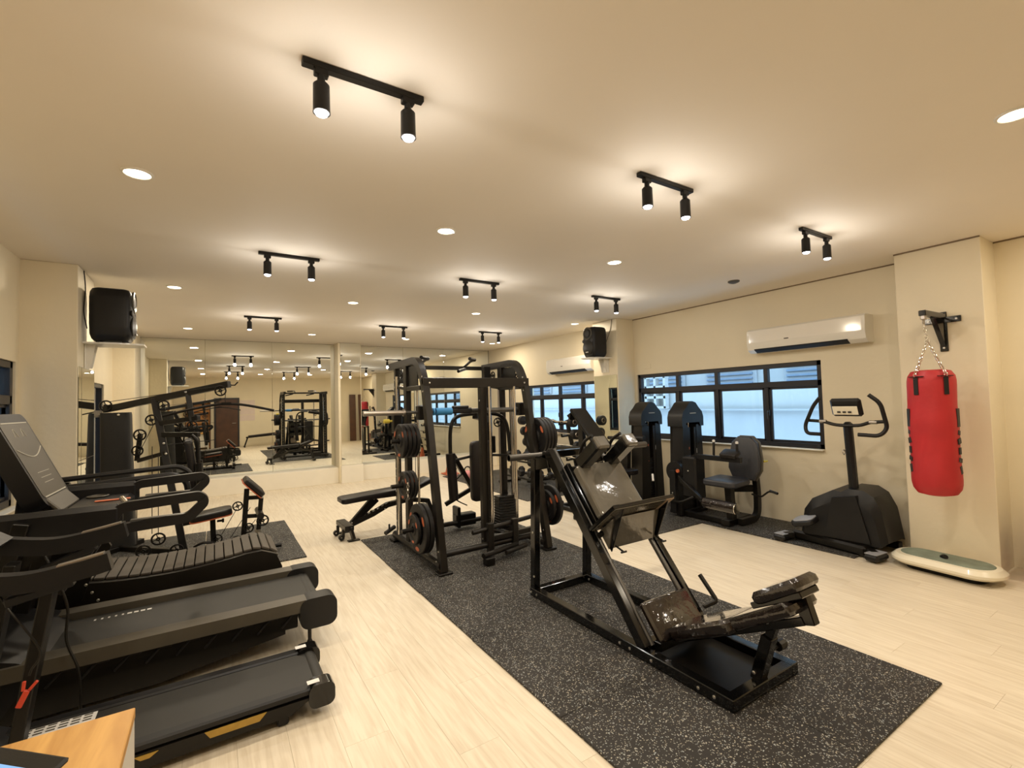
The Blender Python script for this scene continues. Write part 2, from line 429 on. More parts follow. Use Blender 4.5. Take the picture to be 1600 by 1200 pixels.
struct(MB().box(((XL + XR) / 2, (YN + YB) / 2, H + 0.05), (XR - XL + .6, YB - YN + .6, 0.10)).out('ceiling', M_ceil))
def wall_with_holes(name, axis, pos, thick, a0, a1, z0, z1, holes, m):
    """axis 'x': wall plane at x=pos spanning y a0..a1; holes (b0,b1,zb,zt)"""
    mb = MB(); cuts = sorted(holes); a = a0
    def blk(p0, p1, q0, q1):
        if p1 - p0 < 1e-4 or q1 - q0 < 1e-4: return
        if axis == 'x': mb.box((pos, (p0 + p1) / 2, (q0 + q1) / 2), (thick, p1 - p0, q1 - q0))
        else: mb.box(((p0 + p1) / 2, pos, (q0 + q1) / 2), (p1 - p0, thick, q1 - q0))
    for (b0, b1, zb, zt) in cuts:
        blk(a, b0, z0, z1); blk(b0, b1, z0, zb); blk(b0, b1, zt, z1); a = b1
    blk(a, a1, z0, z1)
    return struct(mb.out(name, m))
WT = 0.16
wall_with_holes('wall_right', 'x', XR + WT / 2, WT, YN, YB, 0, H, [(2.56, 5.24, 0.88, 1.87), (6.0, 8.34, 0.86, 1.83)], M_wall)
wall_with_holes('wall_left', 'x', XL - WT / 2, WT, YN, YB, 0, H, [(3.3, 5.2, 0.80, 1.92), (7.6, 8.7, 0.4, 1.90)], M_wall)
wall_with_holes('wall_back', 'y', YB + 0.03 + WT / 2, WT, XL - .3, XR + .3, 0, H, [], M_wall)
wall_with_holes('wall_near', 'y', YN - WT / 2, WT, XL - .3, XR + .3, 0, H, [], M_wall)
# columns
def column(name, x0, x1, y0, y1): return struct(MB().box(((x0 + x1) / 2, (y0 + y1) / 2, H / 2), (x1 - x0, y1 - y0, H - .002), bev=0.004).out(name, M_wall))
column('trim_1', XL - .02, -0.97, 5.27, 5.90)
column('trim_2', XL - .02, -1.05, 9.35, 10.02)
column('trim_3', 5.31, XR + .02, 1.15, 1.73)
column('trim_4', 5.31, XR + .02, 5.29, 5.84)
column('trim_5', 2.06, 2.50, 9.62, 10.02)
# thin dark strips where the ceiling meets the walls and column
struct(MB().box((XR - 0.004, (1.73 + 5.29) / 2, H - 0.006), (0.012, 5.29 - 1.73, 0.012)).out('trim_6', mat('dark joint strip', (0.22, 0.16, 0.10), 0.8, var=0.1)))
struct(MB().box((5.306, 1.44, H - 0.006), (0.012, 0.58, 0.012)).out('trim_7', MATS['dark joint strip']))
struct(MB().box((XR - 0.004, -0.4, H - 0.006), (0.012, 3.1, 0.012)).out('trim_8', MATS['dark joint strip']))
struct(MB().box(((XL + XR) / 2, 9.994, H - 0.006), (XR - XL, 0.012, 0.012)).out('trim_9', MATS['dark joint strip']))
# ledge under the mirrors
struct(MB().box(((XL + 2.06) / 2, 9.85, 0.15), (2.06 - XL, 0.30, 0.30), bev=0.004).out('trim_10', M_ledge))
struct(MB().box(((2.50 + XR) / 2, 9.85, 0.15), (XR - 2.50, 0.30, 0.30), bev=0.004).out('trim_11', M_ledge))
struct(MB().box((2.30, 9.60, 0.17), (0.42, 0.04, 0.34), bev=0.003).out('trim_12', M_ledge))

# mirrors
def mirror(label, loc, panes, axis, depth=0.006, grp='wall mirrors at the back of the gym'):
    t = thing('wall_mirror', label, 'mirror', loc, grp)
    for (a0, a1, z0, z1) in panes:
        if axis == 'y': MB().box(((a0 + a1) / 2, loc[1], (z0 + z1) / 2), (a1 - a0 - .003, depth, z1 - z0), bev=0.0015).out('mirror_pane', M_mirror, t)
        else: MB().box((loc[0], (a0 + a1) / 2, (z0 + z1) / 2), (depth, a1 - a0 - .003, z1 - z0), bev=0.0015).out('mirror_pane', M_mirror, t)
    return t
mirror('wide wall mirror of three panes left of the mirrored pillar', (0.5, 9.99, 0.30), [(-1.05, -0.14, .302, H - .004), (-0.14, 0.93, .302, H - .004), (0.93, 2.06, .302, H - .004)], 'y')
mirror('wide wall mirror of three panes right of the mirrored pillar', (4.0, 9.99, 0.30), [(2.50, 3.51, .302, H - .004), (3.51, 4.47, .302, H - .004), (4.47, 5.66, .302, H - .004)], 'y')
mirror('narrow mirror on the front of the pillar between the two big mirrors', (2.3, 9.615, 0.35), [(2.10, 2.49, .345, H - .004)], 'y')
mirror('narrow mirror on the left column below the speaker shelf', (-0.966, 5.58, 0.1), [(5.28, 5.89, .10, 1.10), (5.28, 5.89, 1.103, 1.90)], 'x', grp='column mirrors')
mirror('narrow mirror on the right column below the speaker shelf', (5.306, 5.57, 0.1), [(5.31, 5.83, .30, 1.88)], 'x', grp='column mirrors')

# windows
def window(name, x, y0, y1, z0, z1, mull, zt, inner=1, handles=(), glass=M_glass, up_mull=None):
    root = bpy.data.objects.new(name, None); COL.objects.link(root); root.location = (x, (y0 + y1) / 2, z0); root['_o'] = tuple(root.location); root['kind'] = 'structure'
    fw, fd = 0.055, 0.07
    fr = MB()
    fr.box((x, (y0 + y1) / 2, z1 - fw / 2), (fd, y1 - y0, fw), bev=.004).box((x, (y0 + y1) / 2, z0 + fw / 2), (fd, y1 - y0, fw), bev=.004)
    fr.box((x, y0 + fw / 2, (z0 + z1) / 2), (fd, fw, z1 - z0), bev=.004).box((x, y1 - fw / 2, (z0 + z1) / 2), (fd, fw, z1 - z0), bev=.004)
    fr.out('frame', M_frame, root)
    MB().box((x, (y0 + y1) / 2, zt), (fd, y1 - y0 - .02, 0.07), bev=.004).out('transom', M_frame, root)
    ys = [y0] + list(mull) + [y1]
    for y in mull:
        MB().box((x, y, (z0 + z1) / 2), (fd * .9, 0.05, z1 - z0 - .02), bev=.004).out('mullion', M_frame, root)
    for i in range(len(ys) - 1):
        a, b = ys[i], ys[i + 1]
        for (q0, q1) in ((z0 + .02, zt - .02), (zt + .02, z1 - .02)):
            MB().box((x, (a + b) / 2, (q0 + q1) / 2), (0.006, b - a - .02, q1 - q0)).out('pane', glass, root)
        # sash rim of the lower lights
        s_ = MB(); q0, q1 = z0 + fw, zt - .035; a2, b2 = a + .03, b - .03
        for (c, sz) in (((x, (a2 + b2) / 2, q0 + .012), (.03, b2 - a2, .026)), ((x, (a2 + b2) / 2, q1 - .012), (.03, b2 - a2, .026)), ((x, a2 + .012, (q0 + q1) / 2), (.03, .026, q1 - q0)), ((x, b2 - .012, (q0 + q1) / 2), (.03, .026, q1 - q0))): s_.box(c, sz, bev=.003)
        s_.out('sash', M_frame, root)
    for (y, z) in handles:
        hb = MB(); hb.box((x - inner * 0.045, y, z), (.02, .022, .07), bev=.004).path(roundpath([(x - inner * .055, y, z + .02), (x - inner * .085, y, z + .01), (x - inner * .085, y, z - .07)], .015), .007)
        hb.out('handle', M_frame, root)
    sill = MB().box((x - inner * 0.04, (y0 + y1) / 2, z0 - .008), (.14, y1 - y0, .014), bev=.003); sill.out('sill', M_ledge, root)
    return root
window('window_1', 5.735, 2.56, 5.24, 0.88, 1.87, [3.20, 3.87, 4.50], 1.62, 1, [(3.17, 1.28), (4.47, 1.28)])
window('window_2', 5.735, 6.0, 8.34, 0.86, 1.83, [6.61, 7.28, 7.90], 1.58, 1, [(7.25, 1.25)])
window('window_3', -1.37, 3.3, 5.2, 0.80, 1.92, [4.0, 4.6], 1.62, -1)
window('window_4', -1.37, 7.6, 8.7, 0.40, 1.90, [8.15], 1.50, -1)

# outside: neighbouring white building seen through the windows
ext = thing('neighbour_building', 'white rendered neighbouring building with louvres outside the windows', 'building', (9.0, 6.0, -3.0))
MB().box((9.1, 6, -0.9), (0.2, 26, 4.2)).out('lower_wall', M_concr2, ext)
MB().box((9.06, 6, 1.215), (0.3, 26, 0.03)).out('string_course', M_concr2, ext)
MB().box((9.1, 6, 1.45), (0.2, 26, 0.46)).out('parapet_wall', M_concr, ext)
MB().box((10.4, 6, 3.4), (0.2, 30, 6.0)).out('upper_wall', M_concr, ext)
for k in range(9):
    y = -1.0 + k * 1.9
    f_ = MB(); z = 2.35; 
    f_.box((10.27, y, z - .30), (.06, 1.3, .62), bev=.01); fo = f_.out('louvre_window', M_concr2, ext)
    for j in range(6):
        MB().box((10.22, y, z - .56 + j * .105), (.05, 1.15, .045), bev=.004).out('louvre_slat', mat('blue grey louvre', (0.22, 0.28, 0.36), 0.5, var=0.1), fo)
# breeze-block grille panel seen in the top left panes
gr = MB()
for a in range(5):
    gr.box((8.9, 7.35 + a * .28, 2.0), (.12, .06, 1.5))
    for b_ in range(7): pass
for b_ in range(7): gr.box((8.9, 7.91, 1.27 + b_ * .24), (.12, 1.2, .06))
gr.out('block_grille', M_concr, ext)

t = thing('added_backdrop', 'dark backdrop added outside the left windows to darken them', 'wall', (-2.0, 6.0, 0))  # unseen dark backdrop, added so the left window glass looks dark
MB().box((-2.0, 6.0, 1.2), (.08, 7.0, 3.4), bev=.01).out('backdrop_panel', M_frame, t)
# ------------------------------------------------------------------ rubber mats
def tiled_mat(label, x0, x1, y0, y1, nx, ny, grp, t=0.012, skew=0.004):
    r = thing('rubber_floor_mat', label, 'mat', ((x0 + x1) / 2, (y0 + y1) / 2, 0), grp)
    w = (x1 - x0) / nx; l = (y1 - y0) / ny
    for i in range(nx):
        for j in range(ny):
            dx = random.uniform(-skew, skew)
            MB().box((x0 + w * (i + .5) + dx, y0 + l * (j + .5), t / 2 + .0005), (w - .0025, l - .0025, t), bev=.0025).out('mat_tile', M_speck, r)
    return r
G = 'speckled rubber floor mats'
tiled_mat('large speckled black rubber mat of ten tiles under the cable machine and leg press', 1.37, 3.13, 0.92, 5.40, 2, 5, G)
tiled_mat('speckled black rubber mat under the home gym behind the treadmills', -0.95, 0.78, 5.15, 6.97, 2, 2, G)
tiled_mat('speckled black rubber mat under the two window machines', 4.10, 5.68, 3.57, 5.29, 2, 2, G)
tiled_mat('speckled black rubber strip mat along the window wall beside the stepper', 4.87, 5.68, 2.00, 3.565, 1, 2, G)
tiled_mat('speckled black rubber mat under the barbell and dumbbell racks', 3.95, 5.60, 5.90, 9.0, 2, 3, G)

# ------------------------------------------------------------------ ceiling lights
def light(name, kind, loc, energy, col, **kw):
    d = bpy.data.lights.new(name, kind); d.energy = energy; d.color = col
    for k, v in kw.items(): setattr(d, k, v)
    o = bpy.data.objects.new(name, d); COL.objects.link(o); o.location = loc; return o
rim = MB().lathe((0, 0, H), (0, 0, -1), [(0, .088), (.006, .086), (.008, .074), (.003, .070)], 28)
def downlight(x, y, label):
    t = thing('recessed_downlight', label, 'ceiling light', (x, y, H), 'round recessed downlights in the ceiling')
    MB().lathe((x, y, H), (0, 0, -1), [(0, .072), (.006, .070), (.008, .060), (.003, .056)], 28).out('trim_ring', M_white, t)
    MB().lathe((x, y, H - .002), (0, 0, -1), [(0, .057), (.004, .054)], 28).out('diffuser', M_lampw, t)
    l = light('downlight_lamp', 'AREA', (x, y, H - .012), DOWN_W, WARM, shape='DISK', size=0.13)
    l.parent = t; l.location = (0, 0, -.012)
cols = {-0.34: 'left column', 1.43: 'second column', 3.12: 'third column', 5.03: 'right column'}
rows = {0.53: 'nearest the camera', 3.1: 'second row', 5.82: 'third row', 8.68: 'row before the mirrors'}
DL = [(x, y) for x in (-0.34, 1.43, 3.12) for y in rows] + [(5.03, 5.95), (5.03, 8.68), (5.03, .1)]
names = {(-.34, 3.1): 'round downlight at the upper left above the treadmills', (1.43, 3.1): 'round downlight between the large track light and the cable machine', (3.12, .53): 'round downlight cut by the right edge near the top',
 (-.34, 5.82): 'round downlight above the left wall speaker side', (1.43, 5.82): 'round downlight in the middle of the ceiling left of centre', (3.12, 3.1): 'round downlight below the middle track light at right',
 (-.34, 8.68): 'round downlight farthest left just above the mirror', (1.43, 8.68): 'round downlight just above the mirrored pillar', (3.12, 5.82): 'round downlight above the cable machine', (3.12, 8.68): 'round downlight just above the right mirror',
 (5.03, 5.95): 'round downlight beside the right wall speaker', (5.03, 8.68): 'round downlight in the far right corner above the mirror', (-.34, .53): 'round downlight above the desk, seen in the mirror as leftmost far one', (1.43, .53): 'round downlight straight above the camera, seen in the mirror', (5.03, .1): 'round downlight near the punching bag column'}
for p in DL: downlight(p[0], p[1], names[p])

def track(x, y, label):
    t = thing('track_light', label, 'ceiling light', (x, y, H), 'two-headed track lights on the ceiling')
    MB().box((x, y, H - .012), (.46, .034, .024), bev=.003).out('rail', M_black, t)
    for s_ in (-1, 1):
        hx = x + s_ * .165; sp = random.uniform(-.006, .006)
        h = MB().box((hx, y, H - .035), (.05, .028, .026), bev=.003)
        h.tube((hx, y, H - .045), (hx, y, H - .075), .014)
        h.lathe((hx, y, H - .072), (0, 0, -1), [(0, .020), (.010, .029), (.10, .030), (.113, .031), (.113, .026), (.095, .022)], 20)
        ho = h.out('spot_head', M_black, t)
        MB().lathe((hx, y, H - .170), (0, 0, -1), [(0, .0235), (.012, .0255), (.022, .020), (.026, .008)], 20).out('lamp_lens', M_lampc, ho)
        l = light('spot_lamp', 'SPOT', (0, 0, -.205), TRACK_W, COOL, spot_size=math.radians(120), spot_blend=0.9, shadow_soft_size=.03); l.parent = t; l.location = (s_ * .165, 0, -.205)
        l = light('spot_glow', 'POINT', (0, 0, -.23), HALO_W, COOL, shadow_soft_size=.03); l.parent = t; l.location = (s_ * .165, 0, -.225)
TN = {(.5, 1.78): 'two-headed black track light at the top left, largest of all', (2.23, 1.78): 'two-headed black track light at the upper right of centre', (3.98, 1.78): 'two-headed black track light farthest right, nearest the air conditioner',
 (.53, 4.21): 'two-headed black track light left of centre, second row', (2.32, 4.23): 'two-headed black track light at ceiling centre, second row', (4.09, 4.23): 'two-headed black track light in front of the right wall speaker',
 (.57, 7.24): 'two-headed black track light above the left mirror, third row', (2.42, 7.31): 'two-headed black track light above the mirrored pillar, third row', (4.18, 7.27): 'two-headed black track light above the right mirror, third row'}
for (x, y), l_ in TN.items(): track(x, y, l_)
t = MB().lathe((4.83, 3.01, H), (0, 0, -1), [(0, .06), (.012, .06), (.02, .048), (.03, .02)], 24).out('smoke_detector', M_plastl)
tag(t, 'small round grey smoke detector on the ceiling above the window machines', 'smoke detector')



# ------------------------------------------------------------------ leg press / hack squat sled
def leg_press():
    t = thing('leg_press', 'gloss black leg press and hack squat with wrapped pads on the big mat', 'exercise machine', (2.33, 2.2, 0.0125))
    zb = 0.043; xa, xb = 2.075, 2.595; yf, yr = 1.40, 3.02
    base = MB()
    for x in (xa, xb): base.beam((x, yf - .03, zb), (x, yr + .03, zb), .06, .06)
    for y in (yf, yr, 1.98): base.beam((xa, y, zb), (xb, y, zb), .058, .058)
    base.out('base_frame', M_gloss, t)
    MB().box((2.33, 1.66, 0.022), (.46, .58, .012), bev=.003).out('base_plate', M_black, t)
    for x in (xa, xb): MB().beam((x, 3.02, .07), (x, 2.97, 1.06), .055, .055, (0, 1, 0)).out('rear_post', M_gloss, t)
    rt = V((0, 2.80, 1.13)); rb = V((0, 1.93, .07)); d = (rt - rb).normalized(); nrm = V((0, -d.z, d.y))
    for x in (xa, xb):
        ra = MB(); ra.beam(V((x, 0, 0)) + rb, V((x, 0, 0)) + rt, .045, .07, nrm)
        ro = ra.out('rail', M_gloss, t)
        xo = x + (.045 if x < 2.3 else -.045)
        MB().tube(V((xo, 0, 0)) + rb + nrm * .015, V((xo, 0, 0)) + rt + nrm * .015, .016, 12).out('guide_rod', M_grey, ro)
    MB().beam((xa - .02, 2.83, 1.10), (xb + .02, 2.83, 1.10), .05, .05).out('top_crossbar', M_gloss, t)
    bar = MB(); bar.tube((1.83, 2.96, 1.085), (3.28, 2.96, 1.085), .021, 16); bar.tube((1.83, 2.96, 1.085), (2.02, 2.96, 1.085), .025, 16).tube((2.66, 2.96, 1.085), (3.28, 2.96, 1.085), .025, 16)
    bar.out('weight_bar', M_grey, t)
    for x in (xa, xb): MB().beam((x, 2.97, 1.02), (x, 2.79, 1.06), .04, .10).out('bar_bracket', M_gloss, t)
    # carriage with back panel, shoulder pads and foot board
    def on(s, off, x): return V((x, 0, 0)) + rb + d * s + nrm * off
    cs = 0.97
    ca = MB()
    for x in (xa + .055, xb - .055): ca.beam(on(cs - .22, .05, x), on(cs + .24, .05, x), .035, .05, nrm)
    for s_ in (-.2, 0, .2): ca.beam(on(cs + s_, .05, xa + .05), on(cs + s_, .05, xb - .05), .04, .035)
    ca.out('carriage', M_gloss, t)
    p = MB(); pad(p, on(cs - .02, .11, 2.335), (1, 0, 0), d, .42, .40, .07, r=.03, soft=.014); p.out('back_pad', M_wrapgrey, t, 'grey back pad still in plastic film')
    for x in (2.20, 2.47):
        q = MB(); q.box(on(cs + .19, .24, x), (.10, .09, .27), Matrix((V((1, 0, 0)), d, nrm)).transposed(), .012); po = q.out('shoulder_pad', M_gloss, t)
        q = MB(); q.box(on(cs + .19, .385, x), (.105, .095, .035), Matrix((V((1, 0, 0)), d, nrm)).transposed(), .012); q.out('pad_cap', M_wrapgrey, po)
        MB().path(roundpath([on(cs + .26, .15, x), on(cs + .30, .24, x), on(cs + .28, .34, x)], .04), .012).out('shoulder_handle', M_black, t)
    fb = MB(); R = Matrix((V((1, 0, 0)), d, nrm)).transposed()
    fb.box(on(cs - .25, .19, 2.335), (.56, .022, .30), R, .004); fo = fb.out('foot_board', M_gloss, t)
    MB().box(on(cs - .264, .19, 2.30), (.47, .006, .28), R, .002).out('film_underside', M_wrapgrey, fo)
    MB().box(on(cs - .264, .19, 2.575), (.075, .006, .28), R, .002).out('plywood_edge', mat('plywood', (0.42, 0.30, 0.20), 0.7, var=0.2, vscale=12), fo)
    for x in (xa + .06, xb - .04):
        g = MB(); g.prism([on(cs - .27, .05, x), on(cs - .27, .32, x), on(cs - .42, .05, x)], (.008, 0, 0)); g.out('gusset', M_gloss, t)
    g = MB(); g.prism([on(cs - .275, .05, xa + .05), on(cs - .275, .22, xa + .05), on(cs - .40, .05, xa + .05)], (xb - xa - .1, 0, 0)); g.out('wrapped_gusset_box', M_wrapgrey, t)
    for x in (xa + .09, xb - .06):
        MB().tube(on(cs - .40, .08, x), on(cs - .46, .12, x), .006).tube(on(cs - .46, .12, x) - V((.022, 0, 0)), on(cs - .46, .12, x) + V((.022, 0, 0)), .006).out('locking_pin', M_black, t)
    # catches on the rails
    MB().tube((xa + .02, 2.31, .62), (xa + .11, 2.31, .645), .018).out('safety_peg', M_black, t)
    MB().tube((xb + .02, 2.43, .70), (xb + .06, 2.46, .76), .010).out('adjuster_knob', M_black, t)
    MB().path(roundpath([(xb + .02, 1.93, .17), (xb + .10, 1.89, .20), (xb + .10, 2.01, .33)], .02), .014).out('release_handle', M_black, t)
    # lower back pad on the rails
    p = MB(); pad(p, on(.10, .07, 2.33), (1, 0, 0), d, .40, .23, .06, r=.02, soft=.02); p.out('lower_pad', M_wrap, t, 'pad in glossy shrink wrap reflecting the window')
    # seat and backrest rising to the near end
    a = V((2.335, 1.86, .135)); b = V((2.335, 1.47, .335)); c = V((2.335, 1.22, .49))
    d1 = (b - a).normalized(); d2 = (c - b).normalized()
    p = MB(); pad(p, (a + b) / 2, (1, 0, 0), d1, .30, .46, .075, r=.06, soft=.02); p.out('seat', M_wrap, t)
    p = MB(); pad(p, (b + c) / 2 + V((0, 0, .005)), (1, 0, 0), d2, .25, .40, .065, r=.03, soft=.02); p.out('backrest', M_wrap, t)
    e1 = V((2.315, 1.36, .50)); e2 = V((2.315, 1.15, .635)); d3 = (e2 - e1).normalized()
    p = MB(); pad(p, (e1 + e2) / 2, (1, 0, 0), d3, .20, .27, .06, r=.03, soft=.018); p.out('head_pad', M_wrap, t)
    f = MB(); up = (0, .5, .8)
    f.beam(a + V((0, .03, -.06)), c + V((0, -.05, -.045)), .06, .04, up).beam(c + V((0, -.07, -.06)), V((2.335, 1.20, .59)), .05, .06, (0, 1, 0)).beam(e1 + V((0, .02, -.04)), e2 + V((0, -.01, -.045)), .16, .03, up)
    f.beam((2.12, 1.88, .09), (2.55, 1.88, .09), .05, .05)
    f.out('seat_frame', M_gloss, t)
    f = MB(); f.beam((2.335, 1.42, .06), (2.335, 1.35, .30), .065, .055, (0, 1, 0)).beam((2.335, 1.36, .26), (2.335, 1.30, .43), .045, .04, (0, 1, 0)); f.out('support_post', M_gloss, t)
    MB().tube((2.40, 1.35, .23), (2.45, 1.35, .23), .026, 10).tube((2.36, 1.35, .23), (2.41, 1.35, .23), .010).out('clamp_knob', M_black, t)
    bo = [((xa - .031, y, zb), (-1, 0, 0)) for y in (1.47, 1.56, 1.86, 2.02, 2.10, 2.96, 3.03)] + [((xa - .028, 2.99, z), (-1, 0, 0)) for z in (.17, .50)] + [((2.30, 1.42, .10), (-1, 0, 0)), ((2.30, 1.34, .38), (-1, 0, 0))] + [((xb - .031, 2.96, zb), (-1, 0, 0))]
    bolts(bo, t)
leg_press()

# ------------------------------------------------------------------ weight plates
def plate_mesh(c, r, t, n_, label, group, open_=False, name='weight_plate'):
    """plate lying against the frame, axis along x"""
    c = V(c); th = thing(name, label, 'weight plate', c, group)
    mb = MB(); h = t / 2
    if open_:
        mb.lathe(c, (1, 0, 0), [(-h, r * .96), (-h, r * .68), (-h * .4, r * .64), (h * .4, r * .64), (h, r * .68), (h, r * .96), (h * .7, r), (-h * .7, r)], 40, True)
        mb.lathe(c, (1, 0, 0), [(-h, .030), (-h, r * .36), (-h * .5, r * .42), (h * .5, r * .42), (h, r * .36), (h, .030)], 32, True)
        for k in range(3):
            a = 2 * PI * k / 3 + .5; dd = V((0, math.cos(a), math.sin(a)))
            mb.beam(c + dd * r * .34, c + dd * r * .70, r * .42, t * .75, (1, 0, 0), .003)
    else:
        mb.lathe(c, (1, 0, 0), [(-h, .030), (-h, r * .34), (-h * .45, r * .42), (-h * .45, r * .68), (-h, r * .74), (-h, r * .95), (-h * .6, r), (h * .6, r), (h, r * .95), (h, r * .74), (h * .45, r * .68), (h * .45, r * .42), (h, r * .34), (h, .030)], 40, True)
    mb.out('plate_body', M_rubber, th)
    for k in range(3):
        a = 2 * PI * k / 3 + .5; dd = V((0, math.cos(a), math.sin(a)))
        q = MB()
        tan = V((0, -dd.z, dd.y)); ol = [(math.cos(2 * PI * i / 14) * r * .20, math.sin(2 * PI * i / 14) * r * .085) for i in range(14)]
        q.prism([c + dd * r * .80 * (1 if open_ else 1) + V((-h - .0012, 0, 0)) + tan * x + dd * y for x, y in ol], (.002, 0, 0))
        q.prism([c + dd * r * .80 + V((h - .0008, 0, 0)) + tan * x + dd * y for x, y in ol], (.002, 0, 0))
        q.out('badge', M_orange, th)
    return th
PG = 'rubber weight plates on the cable machine pegs'

# ------------------------------------------------------------------ cable and smith machine
def pulley(mb, c, axis, R=.045, spokes=True):
    mb.torus(c, axis, R, R * .16, 18, 6); mb.lathe(V(c) - V(axis).normalized() * .01, axis, [(0, .004), (0, R * .35), (.02, R * .35), (.02, .004)], 12, True)
    d, a, b = basis(axis)
    for k in range(4):
        t = PI / 2 * k + .3; dd = a * math.cos(t) + b * math.sin(t)
        mb.beam(V(c) + dd * R * .3, V(c) + dd * R * .95, .008, .008, axis, 0)
def smith():
    t = thing('cable_smith_machine', 'dark all-in-one cable and smith machine at the far end of the big mat', 'exercise machine', (2.26, 4.5, 0.0125))
    B = M_brown
    for x, nm, rend in ((1.69, 'left', 5.22), (2.83, 'right', 5.12)):
        pts = roundpath([(x, 3.87, .03), (x, 4.21, 1.70), (x, 4.36, 1.935), (x, rend, 1.925)], .20, 8)
        MB().rect_path(pts, .075, .060, (1, 0, 0)).out('side_arch', B, t)
        MB().path(roundpath([(x, 3.88, .075), (x, 5.15, .075)], .02), .042, 10).out('base_rail', B, t)
        MB().box((x, 3.87, .022), (.13, .12, .018), bev=.004).out('foot_plate', M_black, t)
        MB().box((x, 5.12, .022), (.12, .14, .018), bev=.004).out('foot_plate', M_black, t)
        up = MB(); up.beam((x, 4.70, .08), (x, 4.70, 1.92), .055, .085, (0, 1, 0)); u = up.out('upright', B, t)
        MB().beam((x, 5.02, .10), (x, 5.02, 1.92), .05, .05, (0, 1, 0)).out('rear_upright', B, t)
        # perforations with chrome catches
        hb = MB()
        for k in range(20): hb.lathe((x - .0275, 5.02, .25 + k * .08), (-1, 0, 0), [(0, .010), (.004, .010), (.004, .006)], 8)
        hb.out('catch_holes', M_bolt, u)
        MB().tube((x - .05, 4.88, .14), (x - .05, 4.88, 1.80), .013, 12).out('guide_rod', M_chrome, t)
        MB().tube((x + .03, 4.80, .40), (x + .03, 4.80, 1.75), .010, 12).out('guide_rod', M_chrome, t)
        MB().tube((x + .05, 4.55, .40), (x + .05, 4.55, 1.75), .012, 12).out('guide_rod', M_chrome, t)
        # top pulley box
        tb = MB(); tb.beam((x, 4.28, 1.66), (x, 4.70, 1.66), .05, .045).beam((x, 4.70, 1.66), (x, 5.02, 1.70), .04, .03)
        tb.out('pulley_bracket', B, t)
        for (yy, zz, rr) in ((4.40, 1.80, .045), (4.55, 1.83, .04), (4.62, 1.73, .035), (4.90, 1.82, .045), (4.97, 1.74, .03)):
            pb = MB(); pulley(pb, (x + .005, yy, zz), (1, 0, 0), rr); pb.out('pulley', M_black, t)
        MB().box((x, 4.52, 1.78), (.012, .26, .22), bev=.004).out('pulley_plate', M_black, t)
        sl = MB(); sl.box((x - .05, 4.90, 1.30 if nm == 'left' else 1.0), (.09, .10, .20), bev=.008); so_ = sl.out('sliding_carriage', M_black, t)
        if nm == 'left': MB().tube((x - .10, 4.90, 1.33), (x - .13, 4.90, 1.33), .010).tube((x - .13, 4.90, 1.33), (x - .19, 4.90, 1.33), .022).out('yellow_pin_grip', M_yellow, so_)
        for yy in (4.58, 4.74): MB().tube((x + .03, yy, .35), (x + .03, yy, 1.76), .003, 6).out('cable', M_black, t)
    MB().beam((1.66, 4.20, 1.70), (2.86, 4.20, 1.70), .055, .10).out('front_crossbeam', B, t)
    MB().beam((1.69, 5.10, 1.92), (2.83, 5.10, 1.92), .05, .045).out('rear_crossbeam', B, t)
    MB().tube((1.70, 4.00, .13), (2.81, 4.04, .13), .030, 12).out('floor_crossbar', B, t)
    MB().tube((1.70, 5.08, .10), (2.81, 5.08, .10), .028, 12).out('floor_crossbar', B, t)
    for sx, x in ((-1, 1.98), (1, 2.55)):
        MB().path(roundpath([(x, 5.10, 1.93), (x, 4.92, 1.99), (x, 4.80, 1.99), (x - .14, 4.66, 1.99)], .05), .015).tube((x - .03, 4.76, 1.99), (x - .15, 4.65, 1.99), .020, 12).tube((x - .05, 4.98, 1.90), (x - .22, 4.80, 1.86), .018, 12).out('pull_up_handle', M_black, t)
    # smith bar
    b = MB(); b.tube((1.13, 4.30, 1.428), (2.88, 4.30, 1.415), .015, 14); bo = b.out('smith_bar', M_grey, t)
    MB().tube((1.13, 4.30, 1.428), (1.50, 4.30, 1.425), .024, 18).tube((1.50, 4.30, 1.425), (1.515, 4.30, 1.425), .034, 18).out('sleeve', M_steel, bo, 'pale steel sleeve of the bar')
    MB().tube((1.80, 4.30, 1.423), (1.815, 4.30, 1.423), .035, 16).tube((1.83, 4.30, 1.423), (2.00, 4.30, 1.422), .036, 20).out('foam_roll', M_blue, bo, 'blue foam roll on the bar')
    MB().tube((2.22, 4.30, 1.42), (2.86, 4.30, 1.415), .026, 16).out('sleeve', M_grey, bo)
    MB().box((2.10, 4.32, 1.425), (.26, .08, .055), bev=.012).box((2.10, 4.30, 1.46), (.18, .04, .03), bev=.008).out('bar_clamp', M_plast, bo)
    for x in (1.69, 2.83): MB().box((x + .0, 4.30, 1.42), (.10, .09, .14), bev=.01).out('bar_carriage', M_black, t)
    # centre tower
    MB().beam((2.30, 4.20, .06), (2.30, 4.20, 1.66), .075, .06, (0, 1, 0)).out('front_column', B, t)
    MB().beam((2.72, 4.86, .05), (2.72, 4.86, 1.92), .085, .07, (0, 1, 0)).out('rear_column', M_black, t)
    MB().beam((2.72, 4.86, 1.30), (2.42, 4.60, 1.36), .06, .07).out('arm_yoke', B, t)
    for x in (2.34, 2.64): MB().tube((x, 4.13, .30), (x, 4.13, 1.66), .0135, 14).out('chrome_guide_rod', M_chrome, t)
    for (xr, yr_) in ((2.96, 4.52), (3.02, 4.66)): pass
    MB().tube((2.90, 4.62, .2), (2.90, 4.62, 1.64), .011, 12).tube((2.74, 4.62, .2), (2.74, 4.62, 1.64), .011, 12).out('stack_guide_rod', M_steel, t)
    st = MB()
    for k in range(12): st.box((2.80, 4.62, .10 + k * .03), (.24, .12, .027), bev=.003)
